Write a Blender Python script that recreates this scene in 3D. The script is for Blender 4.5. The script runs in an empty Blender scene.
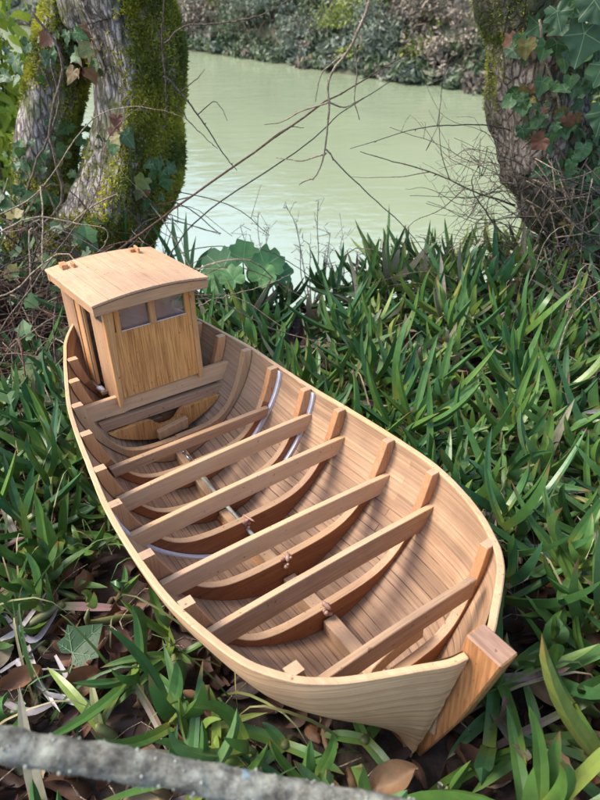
import bpy, math, random
import numpy as np
from mathutils import Vector, Matrix, noise

random.seed(7)
RNG = np.random.default_rng(7)
SC = bpy.context.scene
COL = SC.collection
R = math.radians

# ------------------------------------------------------------------ camera
# The boat has its own frame (x athwart, y towards the stern, z up).  The camera pose was
# measured in that frame; the ground (and the boat lying on it) falls 6.5 deg to the river.
DELTA = R(6.5)
PITCH = 0.5276 + DELTA
ROLL = -0.0341
FPX = 640.5                      # focal length in pixels of a 600 wide picture
CAM = np.array([0.0, 0.0, 0.64])


def cam_axes(pitch, yaw, roll):
    fw = np.array([math.sin(yaw) * math.cos(pitch), math.cos(yaw) * math.cos(pitch), -math.sin(pitch)])
    r = np.array([math.cos(yaw), -math.sin(yaw), 0.0])
    u = np.cross(r, fw)
    r2 = r * math.cos(roll) + u * math.sin(roll)
    u2 = -r * math.sin(roll) + u * math.cos(roll)
    return r2, u2, fw


def cam_matrix(pos, pitch, yaw, roll):
    r, u, f = cam_axes(pitch, yaw, roll)
    m = Matrix.Identity(4)
    for i in range(3):
        m[i][0] = r[i]; m[i][1] = u[i]; m[i][2] = -f[i]; m[i][3] = pos[i]
    return m


M_CW = cam_matrix(CAM, PITCH, 0.0, ROLL)
M_CB = cam_matrix((-0.3123, -0.6428, 0.6208), 0.5276, 0.6168, ROLL)
BOAT = M_CW @ M_CB.inverted()    # boat frame -> world
BOAT_I = np.array(BOAT.inverted())
BOAT_M = np.array(BOAT)

camd = bpy.data.cameras.new('camera')
cam = bpy.data.objects.new('camera', camd)
COL.objects.link(cam)
cam.matrix_world = M_CW
camd.sensor_fit = 'HORIZONTAL'
camd.sensor_width = 36.0
camd.lens = FPX / 600 * 36.0
camd.clip_start = 0.02
camd.clip_end = 600
camd.dof.use_dof = True
camd.dof.focus_distance = 0.80
camd.dof.aperture_fstop = 15.0
SC.camera = cam

# ------------------------------------------------------------------ light
SUN_EL, SUN_AZ = R(52), R(-84)         # azimuth from +Y, clockwise: the sun stands to the left
world = bpy.data.worlds.new('World')
SC.world = world
world.use_nodes = True
wn = world.node_tree
sky = wn.nodes.new('ShaderNodeTexSky')
sky.sky_type = 'NISHITA'
sky.sun_disc = False
sky.sun_elevation = SUN_EL
sky.sun_rotation = SUN_AZ
sky.dust_density = 2.5
bg = wn.nodes['Background']
wn.links.new(sky.outputs[0], bg.inputs[0])
bg.inputs[1].default_value = 0.15
sund = bpy.data.lights.new('sun', 'SUN')
sun = bpy.data.objects.new('sun', sund)
COL.objects.link(sun)
sund.energy = 1.25
sund.angle = R(18)
sund.color = (1.0, 0.93, 0.82)
sdir = Vector((math.sin(SUN_AZ) * math.cos(SUN_EL), math.cos(SUN_AZ) * math.cos(SUN_EL), math.sin(SUN_EL)))
sun.rotation_euler = sdir.to_track_quat('Z', 'Y').to_euler()

vs = SC.view_settings
vs.view_transform = 'Standard'
vs.look = 'None'
vs.gamma = 1.0
vs.exposure = 1.68
vs.use_curve_mapping = False


# ------------------------------------------------------------------ pixel helpers
_r, _u, _f = cam_axes(PITCH, 0.0, ROLL)


def ray(px, py):
    return _f + (px - 300) / FPX * _r + (400 - py) / FPX * _u


def atY(px, py, Y):
    d = ray(px, py)
    return CAM + d * (Y / d[1])


def onZ(px, py, z):
    d = ray(px, py)
    return CAM + d * ((z - CAM[2]) / d[2])


def to_boat(P):
    P = np.atleast_2d(P)
    return P @ BOAT_I[:3, :3].T + BOAT_I[:3, 3]


# ------------------------------------------------------------------ materials
def nt(name):
    m = bpy.data.materials.new(name)
    m.use_nodes = True
    t = m.node_tree
    return m, t, t.nodes['Principled BSDF']


def N(t, typ, **kw):
    n = t.nodes.new(typ)
    for k, v in kw.items():
        if k.startswith('i_'):
            n.inputs[k[2:].replace('_', ' ')].default_value = v
        else:
            setattr(n, k, v)
    return n


def ramp(t, stops, fac=None):
    n = t.nodes.new('ShaderNodeValToRGB')
    e = n.color_ramp.elements
    while len(e) < len(stops):
        e.new(0.5)
    for i, (p, c) in enumerate(stops):
        e[i].position = p
        e[i].color = (*c, 1) if len(c) == 3 else c
    if fac is not None:
        t.links.new(fac, n.inputs[0])
    return n


def mixc(t, a, b, fac, blend='MIX'):
    n = t.nodes.new('ShaderNodeMix')
    n.data_type = 'RGBA'
    n.blend_type = blend
    for s, v in ((0, fac), (6, a), (7, b)):
        if isinstance(v, (int, float)):
            n.inputs[s].default_value = v
        elif isinstance(v, tuple):
            n.inputs[s].default_value = (*v, 1)
        else:
            t.links.new(v, n.inputs[s])
    return n.outputs[2]


def mapping(t, vec, scale):
    n = t.nodes.new('ShaderNodeMapping')
    n.inputs['Scale'].default_value = scale
    t.links.new(vec, n.inputs[0])
    return n.outputs[0]


def noise_n(t, vec, scale, detail=4, rough=0.55, dist=0.0):
    n = t.nodes.new('ShaderNodeTexNoise')
    n.inputs['Scale'].default_value = scale
    n.inputs['Detail'].default_value = detail
    n.inputs['Roughness'].default_value = rough
    n.inputs['Distortion'].default_value = dist
    t.links.new(vec, n.inputs['Vector'])
    return n.outputs[0]


def bump(t, bs, h, strength=0.3, dist=0.001):
    n = t.nodes.new('ShaderNodeBump')
    n.inputs['Strength'].default_value = strength
    n.inputs['Distance'].default_value = dist
    t.links.new(h, n.inputs['Height'])
    t.links.new(n.outputs[0], bs.inputs['Normal'])


def wood(name, dark, light, axis=0, streak=0.5, rough=0.62, coarse=1.0, uv=False, stain=0.35):
    """wood with the grain along one axis, fibres, rings and handling stains"""
    m, t, bs = nt(name)
    tc = t.nodes.new('ShaderNodeTexCoord')
    src = tc.outputs['UV'] if uv else tc.outputs['Object']
    info = t.nodes.new('ShaderNodeObjectInfo')
    off = t.nodes.new('ShaderNodeVectorMath'); off.operation = 'ADD'
    mul = t.nodes.new('ShaderNodeMath'); mul.operation = 'MULTIPLY'; mul.inputs[1].default_value = 7.0
    t.links.new(info.outputs['Random'], mul.inputs[0])
    t.links.new(src, off.inputs[0]); t.links.new(mul.outputs[0], off.inputs[1])
    v = off.outputs[0]
    sc = [90 / coarse] * 3; sc[axis] = 3.5
    g1 = noise_n(t, mapping(t, v, tuple(sc)), 1.0, 6, 0.6, 0.6)
    sc2 = [700 / coarse] * 3; sc2[axis] = 22
    g2 = noise_n(t, mapping(t, v, tuple(sc2)), 1.0, 3, 0.6)
    blot = noise_n(t, v, 14, 4, 0.6)
    r1 = ramp(t, [(0.28, dark), (0.5, tuple((a + b) / 2 for a, b in zip(dark, light))), (0.68, light)], g1)
    c = mixc(t, r1.outputs[0], ramp(t, [(0.35, tuple(x * 0.62 for x in dark)), (0.6, light)], g2).outputs[0], streak)
    c = mixc(t, c, ramp(t, [(0.3, (0.72, 0.68, 0.66)), (0.65, (1.06, 1.03, 1.0))], blot).outputs[0], stain, 'MULTIPLY')
    pat = noise_n(t, v, 5, 5, 0.7)
    c = mixc(t, c, ramp(t, [(0.34, (0.86, 0.80, 0.84)), (0.5, (1, 1, 1)), (0.66, (1.10, 1.00, 0.84))], pat).outputs[0], 0.8, 'MULTIPLY')
    dot = noise_n(t, v, 210, 2, 0.4)
    c = mixc(t, c, ramp(t, [(0.26, (0.42, 0.33, 0.28)), (0.30, (1, 1, 1))], dot).outputs[0], 0.8, 'MULTIPLY')
    tint = ramp(t, [(0.0, (0.84, 0.82, 0.82)), (1.0, (1.08, 1.04, 1.0))], info.outputs['Random'])
    c = mixc(t, c, tint.outputs[0], 0.7, 'MULTIPLY')
    t.links.new(c, bs.inputs['Base Color'])
    bs.inputs['Roughness'].default_value = rough
    bs.inputs['Specular IOR Level'].default_value = 0.3
    bump(t, bs, g2, 0.25, 0.0006)
    return m


def plank_mat(name, dark, light, seam, rows=120.0, seam_w=0.07, outer=False):
    """strip planking: UV x runs along the hull and y round the girth, both in metres"""
    m, t, bs = nt(name)
    tc = t.nodes.new('ShaderNodeTexCoord')
    uv = tc.outputs['UV']
    wob = noise_n(t, mapping(t, uv, (5, 12, 1)), 1.0, 2)
    ad = t.nodes.new('ShaderNodeVectorMath'); ad.operation = 'MULTIPLY_ADD'
    t.links.new(wob, ad.inputs[0]); ad.inputs[1].default_value = (0, 0.0035, 0); t.links.new(uv, ad.inputs[2])
    br = t.nodes.new('ShaderNodeTexBrick')
    t.links.new(mapping(t, ad.outputs[0], (1, 1, 1)), br.inputs['Vector'])
    br.offset = 0.37
    br.inputs['Scale'].default_value = 1.0
    br.inputs['Brick Width'].default_value = 0.43 if not outer else 0.6
    br.inputs['Row Height'].default_value = 1.0 / rows
    br.inputs['Mortar Size'].default_value = seam_w / rows
    br.inputs['Mortar Smooth'].default_value = 0.3
    br.inputs['Bias'].default_value = 0.0
    br.inputs['Color1'].default_value = (0, 0, 0, 1)
    br.inputs['Color2'].default_value = (1, 1, 1, 1)
    br.inputs['Mortar'].default_value = (0.5, 0.5, 0.5, 1)
    g1 = noise_n(t, mapping(t, uv, (4, 260 if not outer else 150, 1)), 1.0, 6, 0.6, 0.5)
    g2 = noise_n(t, mapping(t, uv, (30, 1500, 1)), 1.0, 3)
    base = ramp(t, [(0.3, dark), (0.62, light)], g1).outputs[0]
    per = ramp(t, [(0.0, (0.72, 0.69, 0.68)), (0.5, (0.95, 0.93, 0.92)), (1.0, (1.12, 1.08, 1.02))], br.outputs['Color']).outputs[0]
    c = mixc(t, base, per, 0.85 if not outer else 0.35, 'MULTIPLY')
    c = mixc(t, c, ramp(t, [(0.35, (0.75, 0.72, 0.7)), (0.65, (1.05, 1.03, 1.0))], g2).outputs[0], 0.5, 'MULTIPLY')
    blot = noise_n(t, mapping(t, uv, (9, 9, 1)), 1.0, 5, 0.65)
    c = mixc(t, c, ramp(t, [(0.36, (0.62, 0.55, 0.52)), (0.6, (1.04, 1.02, 1.0))], blot).outputs[0], 0.5, 'MULTIPLY')
    if outer:
        w = t.nodes.new('ShaderNodeTexWave')
        w.bands_direction = 'Y'; w.wave_profile = 'SAW'
        w.inputs['Scale'].default_value = 24; w.inputs['Distortion'].default_value = 5.0
        w.inputs['Detail'].default_value = 3; w.inputs['Detail Scale'].default_value = 0.6
        t.links.new(mapping(t, uv, (0.12, 1, 1)), w.inputs['Vector'])
        c = mixc(t, c, ramp(t, [(0.0, (1.03, 1.02, 1.0)), (0.78, (1, 1, 1)), (0.95, (0.72, 0.56, 0.42)), (1.0, (0.95, 0.9, 0.85))], w.outputs['Fac']).outputs[0], 0.8, 'MULTIPLY')
        fac = br.outputs['Fac']
        mm = t.nodes.new('ShaderNodeMath'); mm.operation = 'MULTIPLY'; mm.inputs[1].default_value = 0.3
        t.links.new(fac, mm.inputs[0]); fac = mm.outputs[0]
    else:
        # seams are crisp low in the boat and sanded shut along the top strakes; patchy glue
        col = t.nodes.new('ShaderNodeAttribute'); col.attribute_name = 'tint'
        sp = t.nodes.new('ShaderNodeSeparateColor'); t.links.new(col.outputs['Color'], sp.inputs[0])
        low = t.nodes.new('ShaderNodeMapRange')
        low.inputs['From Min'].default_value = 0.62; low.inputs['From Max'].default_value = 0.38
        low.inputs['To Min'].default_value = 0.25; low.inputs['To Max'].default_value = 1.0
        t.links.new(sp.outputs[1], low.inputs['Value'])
        mm = t.nodes.new('ShaderNodeMath'); mm.operation = 'MULTIPLY'
        t.links.new(low.outputs[0], mm.inputs[0]); t.links.new(br.outputs['Fac'], mm.inputs[1])
        sn = noise_n(t, mapping(t, uv, (16, 50, 1)), 1.0, 4, 0.7)
        sm_ = t.nodes.new('ShaderNodeMath'); sm_.operation = 'MULTIPLY'
        t.links.new(ramp(t, [(0.38, (.15,) * 3), (0.58, (1,) * 3)], sn).outputs[0], sm_.inputs[0]); t.links.new(mm.outputs[0], sm_.inputs[1])
        fac = sm_.outputs[0]
        gp = noise_n(t, mapping(t, uv, (26, 40, 1)), 1.0, 5, 0.7)
        c = mixc(t, c, (0.20, 0.125, 0.09), ramp(t, [(0.66, (0, 0, 0)), (0.74, (.7,) * 3)], gp).outputs[0])
        # the colour is darker and greyer low in the boat than along the top strakes
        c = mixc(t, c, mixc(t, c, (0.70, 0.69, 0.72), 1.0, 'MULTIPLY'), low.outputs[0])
    c = mixc(t, c, seam, fac)
    t.links.new(c, bs.inputs['Base Color'])
    bs.inputs['Roughness'].default_value = 0.6
    bs.inputs['Specular IOR Level'].default_value = 0.3
    inv = t.nodes.new('ShaderNodeMath'); inv.operation = 'SUBTRACT'; inv.inputs[0].default_value = 1.0
    t.links.new(fac, inv.inputs[1])
    bump(t, bs, inv.outputs[0], 0.5, 0.0008)
    return m


def leafmat(name, stops, gloss=0.4, trans=0.15, tipcol=None, basecol=None, mottle=0.4, bump_s=0.2, scale=120, veins=None):
    """leaf colour from the per-leaf random value (red channel of 'tint'); green channel runs base to tip"""
    m, t, bs = nt(name)
    a = t.nodes.new('ShaderNodeAttribute'); a.attribute_name = 'tint'
    sp = t.nodes.new('ShaderNodeSeparateColor'); t.links.new(a.outputs['Color'], sp.inputs[0])
    c = ramp(t, stops, sp.outputs[0]).outputs[0]
    tc = t.nodes.new('ShaderNodeTexCoord')
    nz = noise_n(t, tc.outputs['Object'], scale, 4, 0.6)
    c = mixc(t, c, ramp(t, [(0.35, (0.7, 0.72, 0.7)), (0.65, (1.15, 1.12, 1.05))], nz).outputs[0], mottle, 'MULTIPLY')
    if veins:
        su = t.nodes.new('ShaderNodeSeparateXYZ'); t.links.new(tc.outputs['UV'], su.inputs[0])
        at = t.nodes.new('ShaderNodeMath'); at.operation = 'ARCTAN2'; t.links.new(su.outputs[0], at.inputs[0]); t.links.new(su.outputs[1], at.inputs[1])
        m5 = t.nodes.new('ShaderNodeMath'); m5.operation = 'MULTIPLY'; m5.inputs[1].default_value = 2.5; t.links.new(at.outputs[0], m5.inputs[0])
        sn_ = t.nodes.new('ShaderNodeMath'); sn_.operation = 'SINE'; t.links.new(m5.outputs[0], sn_.inputs[0])
        ab = t.nodes.new('ShaderNodeMath'); ab.operation = 'ABSOLUTE'; t.links.new(sn_.outputs[0], ab.inputs[0])
        ln = t.nodes.new('ShaderNodeVectorMath'); ln.operation = 'LENGTH'; t.links.new(tc.outputs['UV'], ln.inputs[0])
        ml_ = t.nodes.new('ShaderNodeMath'); ml_.operation = 'MULTIPLY'; t.links.new(ab.outputs[0], ml_.inputs[0]); t.links.new(ln.outputs['Value'], ml_.inputs[1])
        fv = ramp(t, [(0.012, (.75,) * 3), (0.035, (0, 0, 0))], ml_.outputs[0]).outputs[0]
        c = mixc(t, c, veins, fv)
    if basecol:
        f = ramp(t, [(0.0, (1, 1, 1)), (0.28, (0, 0, 0))], sp.outputs[1]).outputs[0]
        c = mixc(t, c, basecol, f)
    if tipcol:
        mu = t.nodes.new('ShaderNodeMath'); mu.operation = 'MULTIPLY'
        f = ramp(t, [(0.82, (0, 0, 0)), (0.99, (1, 1, 1))], sp.outputs[1]).outputs[0]
        t.links.new(f, mu.inputs[0]); t.links.new(sp.outputs[2], mu.inputs[1])
        c = mixc(t, c, tipcol, mu.outputs[0])
    t.links.new(c, bs.inputs['Base Color'])
    bs.inputs['Roughness'].default_value = gloss
    bs.inputs['Specular IOR Level'].default_value = 0.45
    if bump_s:
        bump(t, bs, nz, bump_s, 0.002)
    if trans:
        tr = t.nodes.new('ShaderNodeBsdfTranslucent')
        t.links.new(c, tr.inputs[0])
        mx = t.nodes.new('ShaderNodeMixShader'); mx.inputs[0].default_value = trans
        out = t.nodes['Material Output']
        t.links.new(bs.outputs[0], mx.inputs[1]); t.links.new(tr.outputs[0], mx.inputs[2])
        t.links.new(mx.outputs[0], out.inputs['Surface'])
    return m


def barkmat(name, dark, light, green=None, sz=14, sxy=60, greenamt=0.5, bumpd=0.006):
    m, t, bs = nt(name)
    tc = t.nodes.new('ShaderNodeTexCoord')
    o = tc.outputs['Object']
    n1 = noise_n(t, mapping(t, o, (sxy, sxy, sz)), 1.0, 8, 0.65, 0.8)
    n2 = noise_n(t, o, 9, 5, 0.6)
    n3 = noise_n(t, o, 60, 5, 0.7)
    c = ramp(t, [(0.36, dark), (0.5, tuple((a + b) / 2 for a, b in zip(dark, light))), (0.62, light)], n1).outputs[0]
    c = mixc(t, c, ramp(t, [(0.3, (0.5, 0.48, 0.46)), (0.7, (1.25, 1.25, 1.25))], n3).outputs[0], 0.75, 'MULTIPLY')
    vo = t.nodes.new('ShaderNodeTexVoronoi'); vo.feature = 'DISTANCE_TO_EDGE'; vo.inputs['Scale'].default_value = 1.0
    wv = t.nodes.new('ShaderNodeVectorMath'); wv.operation = 'MULTIPLY_ADD'
    t.links.new(n3, wv.inputs[0]); wv.inputs[1].default_value = (.012, .012, .03); t.links.new(o, wv.inputs[2])
    t.links.new(mapping(t, wv.outputs[0], (sxy * 1.1, sxy * 1.1, sz * 1.6)), vo.inputs['Vector'])
    fur = ramp(t, [(0.02, (0.28, 0.25, 0.22)), (0.16, (1, 1, 1))], vo.outputs['Distance']).outputs[0]
    c = mixc(t, c, fur, .8, 'MULTIPLY')
    if green:
        f = ramp(t, [(0.5 - greenamt * 0.15, (0, 0, 0)), (0.6, (1, 1, 1))], n2).outputs[0]
        c = mixc(t, c, green, f)
    t.links.new(c, bs.inputs['Base Color'])
    bs.inputs['Roughness'].default_value = 0.85
    bs.inputs['Specular IOR Level'].default_value = 0.2
    ad = t.nodes.new('ShaderNodeMath'); ad.operation = 'ADD'
    t.links.new(fur, ad.inputs[0]); t.links.new(n3, ad.inputs[1])
    bump(t, bs, ad.outputs[0], 0.8, bumpd)
    return m


MT = {}
MT['beam'] = wood('beam_wood', (0.482, 0.302, 0.168), (0.607, 0.403, 0.236), 0, 0.22)
MT['beam_grey'] = wood('grey_beam_wood', (0.306, 0.196, 0.112), (0.432, 0.288, 0.170), 0, 0.4)
MT['beam_dark'] = wood('brown_beam_wood', (0.27, 0.15, 0.08), (0.43, 0.27, 0.16), 0, 0.4)
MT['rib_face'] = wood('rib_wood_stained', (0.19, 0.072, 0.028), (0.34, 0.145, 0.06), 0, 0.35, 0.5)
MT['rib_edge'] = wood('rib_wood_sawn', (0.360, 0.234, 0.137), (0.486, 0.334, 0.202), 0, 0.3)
MT['rib_pale'] = wood('rib_wood_pale', (0.378, 0.225, 0.115), (0.522, 0.334, 0.180), 2, 0.3)
MT['head'] = wood('rib_head_wood', (0.36, 0.165, 0.07), (0.52, 0.28, 0.135), 2, 0.3)
MT['headtop'] = wood('rib_head_end_grain', (0.390, 0.259, 0.152), (0.484, 0.331, 0.205), 2, 0.2)
MT['keelson'] = wood('keelson_wood', (0.324, 0.217, 0.134), (0.468, 0.325, 0.202), 1, 0.3)
MT['stem'] = wood('stem_wood', (0.275, 0.111, 0.036), (0.484, 0.236, 0.094), 2, 0.55, coarse=2.0)
MT['stemtop'] = wood('stem_end_grain', (0.230, 0.128, 0.080), (0.374, 0.238, 0.160), 1, 0.4, coarse=3.0)
MT['roof'] = wood('roof_wood', (0.395, 0.260, 0.151), (0.512, 0.357, 0.220), 1, 0.35)
MT['fascia'] = wood('fascia_wood', (0.387, 0.211, 0.106), (0.510, 0.309, 0.165), 0, 0.4)
MT['panel'] = wood('ash_panel', (0.323, 0.115, 0.025), (0.684, 0.359, 0.119), 2, 0.5, coarse=1.3)
MT['post'] = wood('corner_wood', (0.414, 0.204, 0.076), (0.576, 0.326, 0.137), 2, 0.35)
MT['side'] = wood('side_wood', (0.342, 0.187, 0.099), (0.468, 0.285, 0.155), 2, 0.35)
MT['rim'] = wood('gunwale_wood', (0.459, 0.296, 0.155), (0.570, 0.398, 0.230), 1, 0.25)
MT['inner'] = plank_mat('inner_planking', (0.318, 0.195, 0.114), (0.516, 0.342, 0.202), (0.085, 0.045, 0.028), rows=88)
MT['outer'] = plank_mat('outer_planking', (0.562, 0.345, 0.186), (0.711, 0.480, 0.282), (0.3, 0.16, 0.09), rows=80, outer=True)


def plain(name, col, rough=0.6, spec=0.4, nscale=60, namt=0.3, metallic=0.0):
    m, t, bs = nt(name)
    tc = t.nodes.new('ShaderNodeTexCoord')
    nz = noise_n(t, tc.outputs['Object'], nscale, 5, 0.6)
    c = mixc(t, col, ramp(t, [(0.3, (0.6, 0.6, 0.6)), (0.7, (1.2, 1.2, 1.2))], nz).outputs[0], namt, 'MULTIPLY')
    t.links.new(c, bs.inputs['Base Color'])
    bs.inputs['Roughness'].default_value = rough
    bs.inputs['Specular IOR Level'].default_value = spec
    bs.inputs['Metallic'].default_value = metallic
    bump(t, bs, nz, 0.2, 0.001)
    return m


MT['white'] = plain('white_paint', (0.60, 0.58, 0.60), 0.9, 0.1, 200, 0.35)
MT['glue'] = plain('dried_glue', (0.34, 0.20, 0.15), 0.35, 0.5, 400, 0.5)
MT['pipe'] = plain('grey_tube', (0.27, 0.27, 0.24), 0.4, 0.5, 200, 0.3)
MT['steel'] = plain('screw_steel', (0.35, 0.36, 0.38), 0.35, 0.5, 300, 0.3, 0.9)
MT['caulk'] = plain('gap_dark', (0.04, 0.028, 0.02), 0.9, 0.1)

m, t, bs = nt('dusty_pane')
tc = t.nodes.new('ShaderNodeTexCoord')
nz = noise_n(t, tc.outputs['Object'], 45, 5, 0.65)
gl = t.nodes.new('ShaderNodeBsdfGlossy'); gl.inputs['Roughness'].default_value = 0.12
tr = t.nodes.new('ShaderNodeBsdfTransparent'); tr.inputs[0].default_value = (0.78, 0.80, 0.88, 1)
bs.inputs['Base Color'].default_value = (0.22, 0.215, 0.24, 1); bs.inputs['Roughness'].default_value = 0.4
m1 = t.nodes.new('ShaderNodeMixShader'); m2 = t.nodes.new('ShaderNodeMixShader')
f = ramp(t, [(0.35, (0.10,) * 3), (0.7, (0.38,) * 3)], nz)
t.links.new(f.outputs[0], m1.inputs[0]); t.links.new(tr.outputs[0], m1.inputs[1]); t.links.new(bs.outputs[0], m1.inputs[2])
m2.inputs[0].default_value = 0.08
t.links.new(m1.outputs[0], m2.inputs[1]); t.links.new(gl.outputs[0], m2.inputs[2])
t.links.new(m2.outputs[0], t.nodes['Material Output'].inputs['Surface'])
MT['pane'] = m

MT['iceplant'] = leafmat('iceplant_leaf', [(0.0, (0.058, 0.155, 0.062)), (0.3, (0.092, 0.210, 0.052)), (0.55, (0.140, 0.260, 0.052)),
                         (0.74, (0.145, 0.255, 0.115)), (0.86, (0.21, 0.31, 0.06)), (0.95, (0.28, 0.33, 0.08)), (1.0, (0.30, 0.27, 0.18))], 0.33, 0.30,
                         tipcol=(0.28, 0.07, 0.05), basecol=(0.21, 0.27, 0.05), mottle=0.6, bump_s=0.25, scale=70)
MT['grass'] = leafmat('grass_blade', [(0.0, (0.05, 0.12, 0.035)), (0.6, (0.12, 0.20, 0.06)), (0.8, (0.28, 0.26, 0.10)), (1.0, (0.42, 0.34, 0.2))], 0.5, 0.3)
MT['icered'] = leafmat('iceplant_leaf_reddened', [(0.0, (0.12, 0.15, 0.06)), (0.5, (0.20, 0.10, 0.09)), (1.0, (0.28, 0.25, 0.22))], 0.45, 0.1,
                       tipcol=(0.3, 0.08, 0.06), basecol=(0.16, 0.22, 0.06), mottle=0.5)
MT['stemgreen'] = leafmat('iceplant_stem', [(0.0, (0.12, 0.17, 0.05)), (0.6, (0.18, 0.15, 0.07)), (1.0, (0.16, 0.08, 0.05))], 0.5, 0.0)
MT['deadleaf'] = leafmat('dead_leaf', [(0.0, (0.045, 0.02, 0.013)), (0.3, (0.10, 0.046, 0.026)), (0.6, (0.19, 0.092, 0.045)), (0.85, (0.29, 0.18, 0.10)), (1.0, (0.42, 0.34, 0.22))],
                         0.6, 0.12, mottle=0.7, bump_s=0.4, scale=60)
MT['greyleaf'] = leafmat('grey_dried_leaf', [(0.0, (0.17, 0.15, 0.16)), (0.6, (0.36, 0.33, 0.34)), (1.0, (0.50, 0.45, 0.42))], 0.65, 0.0, mottle=0.6, bump_s=0.4)
MT['ivy'] = leafmat('ivy_leaf', [(0.0, (0.030, 0.07, 0.024)), (0.5, (0.055, 0.115, 0.034)), (0.85, (0.08, 0.17, 0.05)), (0.93, (0.2, 0.16, 0.04)), (1.0, (0.22, 0.09, 0.05))],
                    0.5, 0.2, mottle=0.5, bump_s=0.3, veins=(0.20, 0.27, 0.13))
MT['ivyred'] = leafmat('ivy_leaf_reddish', [(0.0, (0.14, 0.06, 0.04)), (0.6, (0.2, 0.1, 0.06)), (1.0, (0.1, 0.12, 0.05))], 0.4, 0.2)
MT['broad'] = leafmat('broad_leaf', [(0.0, (0.045, 0.13, 0.05)), (1.0, (0.09, 0.22, 0.065))], 0.62, 0.25, mottle=0.4, veins=(0.24, 0.38, 0.16))
MT['vein'] = plain('leaf_vein', (0.17, 0.26, 0.13), 0.5, 0.3)
MT['bright'] = leafmat('sunlit_foliage', [(0.0, (0.20, 0.32, 0.03)), (1.0, (0.50, 0.55, 0.07))], 0.5, 0.45, mottle=0.3)  # sunlight is put into this bright yellow-green leaf colour
MT['twig'] = barkmat('twig_bark', (0.10, 0.07, 0.05), (0.30, 0.23, 0.17), None, 90, 300, bumpd=0.0006)
MT['twigred'] = barkmat('reddish_twig_bark', (0.13, 0.065, 0.045), (0.30, 0.17, 0.12), None, 90, 300, bumpd=0.0006)
MT['twigdark'] = barkmat('dark_twig_bark', (0.05, 0.042, 0.045), (0.15, 0.12, 0.11), None, 90, 300, bumpd=0.0006)
MT['twigpale'] = barkmat('pale_twig_bark', (0.27, 0.20, 0.13), (0.55, 0.44, 0.31), None, 90, 300, bumpd=0.0006)
MT['bleached'] = barkmat('bleached_stalk', (0.62, 0.55, 0.42), (0.85, 0.78, 0.62), None, 90, 300, bumpd=0.0004)
MT['bark'] = barkmat('mossy_bark', (0.110, 0.091, 0.076), (0.550, 0.492, 0.439), (0.09, 0.10, 0.03), 14, 75, 0.2)
MT['bark2'] = barkmat('pale_mottled_bark', (0.090, 0.070, 0.055), (0.460, 0.381, 0.311), (0.06, 0.065, 0.03), 22, 55, 0.35)
MT['moss'] = leafmat('moss', [(0.0, (0.11, 0.135, 0.022)), (0.4, (0.25, 0.27, 0.03)), (1.0, (0.50, 0.47, 0.05))], 0.8, 0.35, mottle=0.3, bump_s=0)
MT['bush'] = leafmat('bush_leaf', [(0.0, (0.06, 0.10, 0.04)), (0.5, (0.10, 0.14, 0.07)), (1.0, (0.17, 0.20, 0.12))], 0.6, 0.2, mottle=0.3, bump_s=0, scale=3)
MT['bushgrey'] = leafmat('grey_green_bush_leaf', [(0.0, (0.09, 0.12, 0.08)), (1.0, (0.23, 0.26, 0.19))], 0.6, 0.2, mottle=0.3, bump_s=0, scale=3)
MT['bushbrown'] = leafmat('bare_brush', [(0.0, (0.13, 0.105, 0.08)), (0.6, (0.23, 0.19, 0.145)), (1.0, (0.40, 0.33, 0.24))], 0.8, 0.1, mottle=0.3, bump_s=0, scale=3)
MT['bushlime'] = leafmat('yellow_green_bush_leaf', [(0.0, (0.13, 0.17, 0.03)), (1.0, (0.27, 0.32, 0.07))], 0.6, 0.3, mottle=0.3, bump_s=0, scale=3)

# soil
m, t, bs = nt('soil')
tc = t.nodes.new('ShaderNodeTexCoord')
n1 = noise_n(t, tc.outputs['Object'], 26, 8, 0.7)
n2 = noise_n(t, tc.outputs['Object'], 160, 5, 0.7)
n4 = noise_n(t, tc.outputs['Object'], 0.9, 6, 0.7)
near_c = ramp(t, [(0.35, (0.018, 0.012, 0.010)), (0.55, (0.05, 0.032, 0.022)), (0.72, (0.11, 0.075, 0.05))], n1).outputs[0]
far_c = ramp(t, [(0.35, (0.04, 0.048, 0.025)), (0.55, (0.075, 0.08, 0.045)), (0.7, (0.12, 0.115, 0.07))], n4).outputs[0]
sx = t.nodes.new('ShaderNodeSeparateXYZ'); t.links.new(tc.outputs['Object'], sx.inputs[0])
fr = t.nodes.new('ShaderNodeMapRange'); fr.inputs['From Min'].default_value = 5; fr.inputs['From Max'].default_value = 9
t.links.new(sx.outputs['Y'], fr.inputs['Value'])
t.links.new(mixc(t, near_c, far_c, fr.outputs[0]), bs.inputs['Base Color'])
bs.inputs['Roughness'].default_value = 0.95
bump(t, bs, n2, 0.8, 0.004)
MT['soil'] = m

# water: silty green river, small wind ripples
m, t, bs = nt('river_water')
tc = t.nodes.new('ShaderNodeTexCoord')
o = tc.outputs['Object']
n1 = noise_n(t, mapping(t, o, (1.6, 4.5, 1)), 1.0, 3, 0.5, 0.4)
n2 = noise_n(t, mapping(t, o, (5, 9, 1)), 1.0, 4, 0.6, 0.3)
n3 = noise_n(t, mapping(t, o, (0.12, 0.25, 1)), 1.0, 3, 0.5)
ad = t.nodes.new('ShaderNodeMath'); ad.operation = 'MULTIPLY_ADD'; ad.inputs[1].default_value = 0.35
t.links.new(n2, ad.inputs[0]); t.links.new(n1, ad.inputs[2])
bump(t, bs, ad.outputs[0], 0.5, 0.020)
c = ramp(t, [(0.35, (0.235, 0.275, 0.165)), (0.7, (0.28, 0.32, 0.195))], n3).outputs[0]
t.links.new(c, bs.inputs['Base Color'])
bs.inputs['Roughness'].default_value = 0.06
bs.inputs['IOR'].default_value = 2.2
MT['water'] = m


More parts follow.
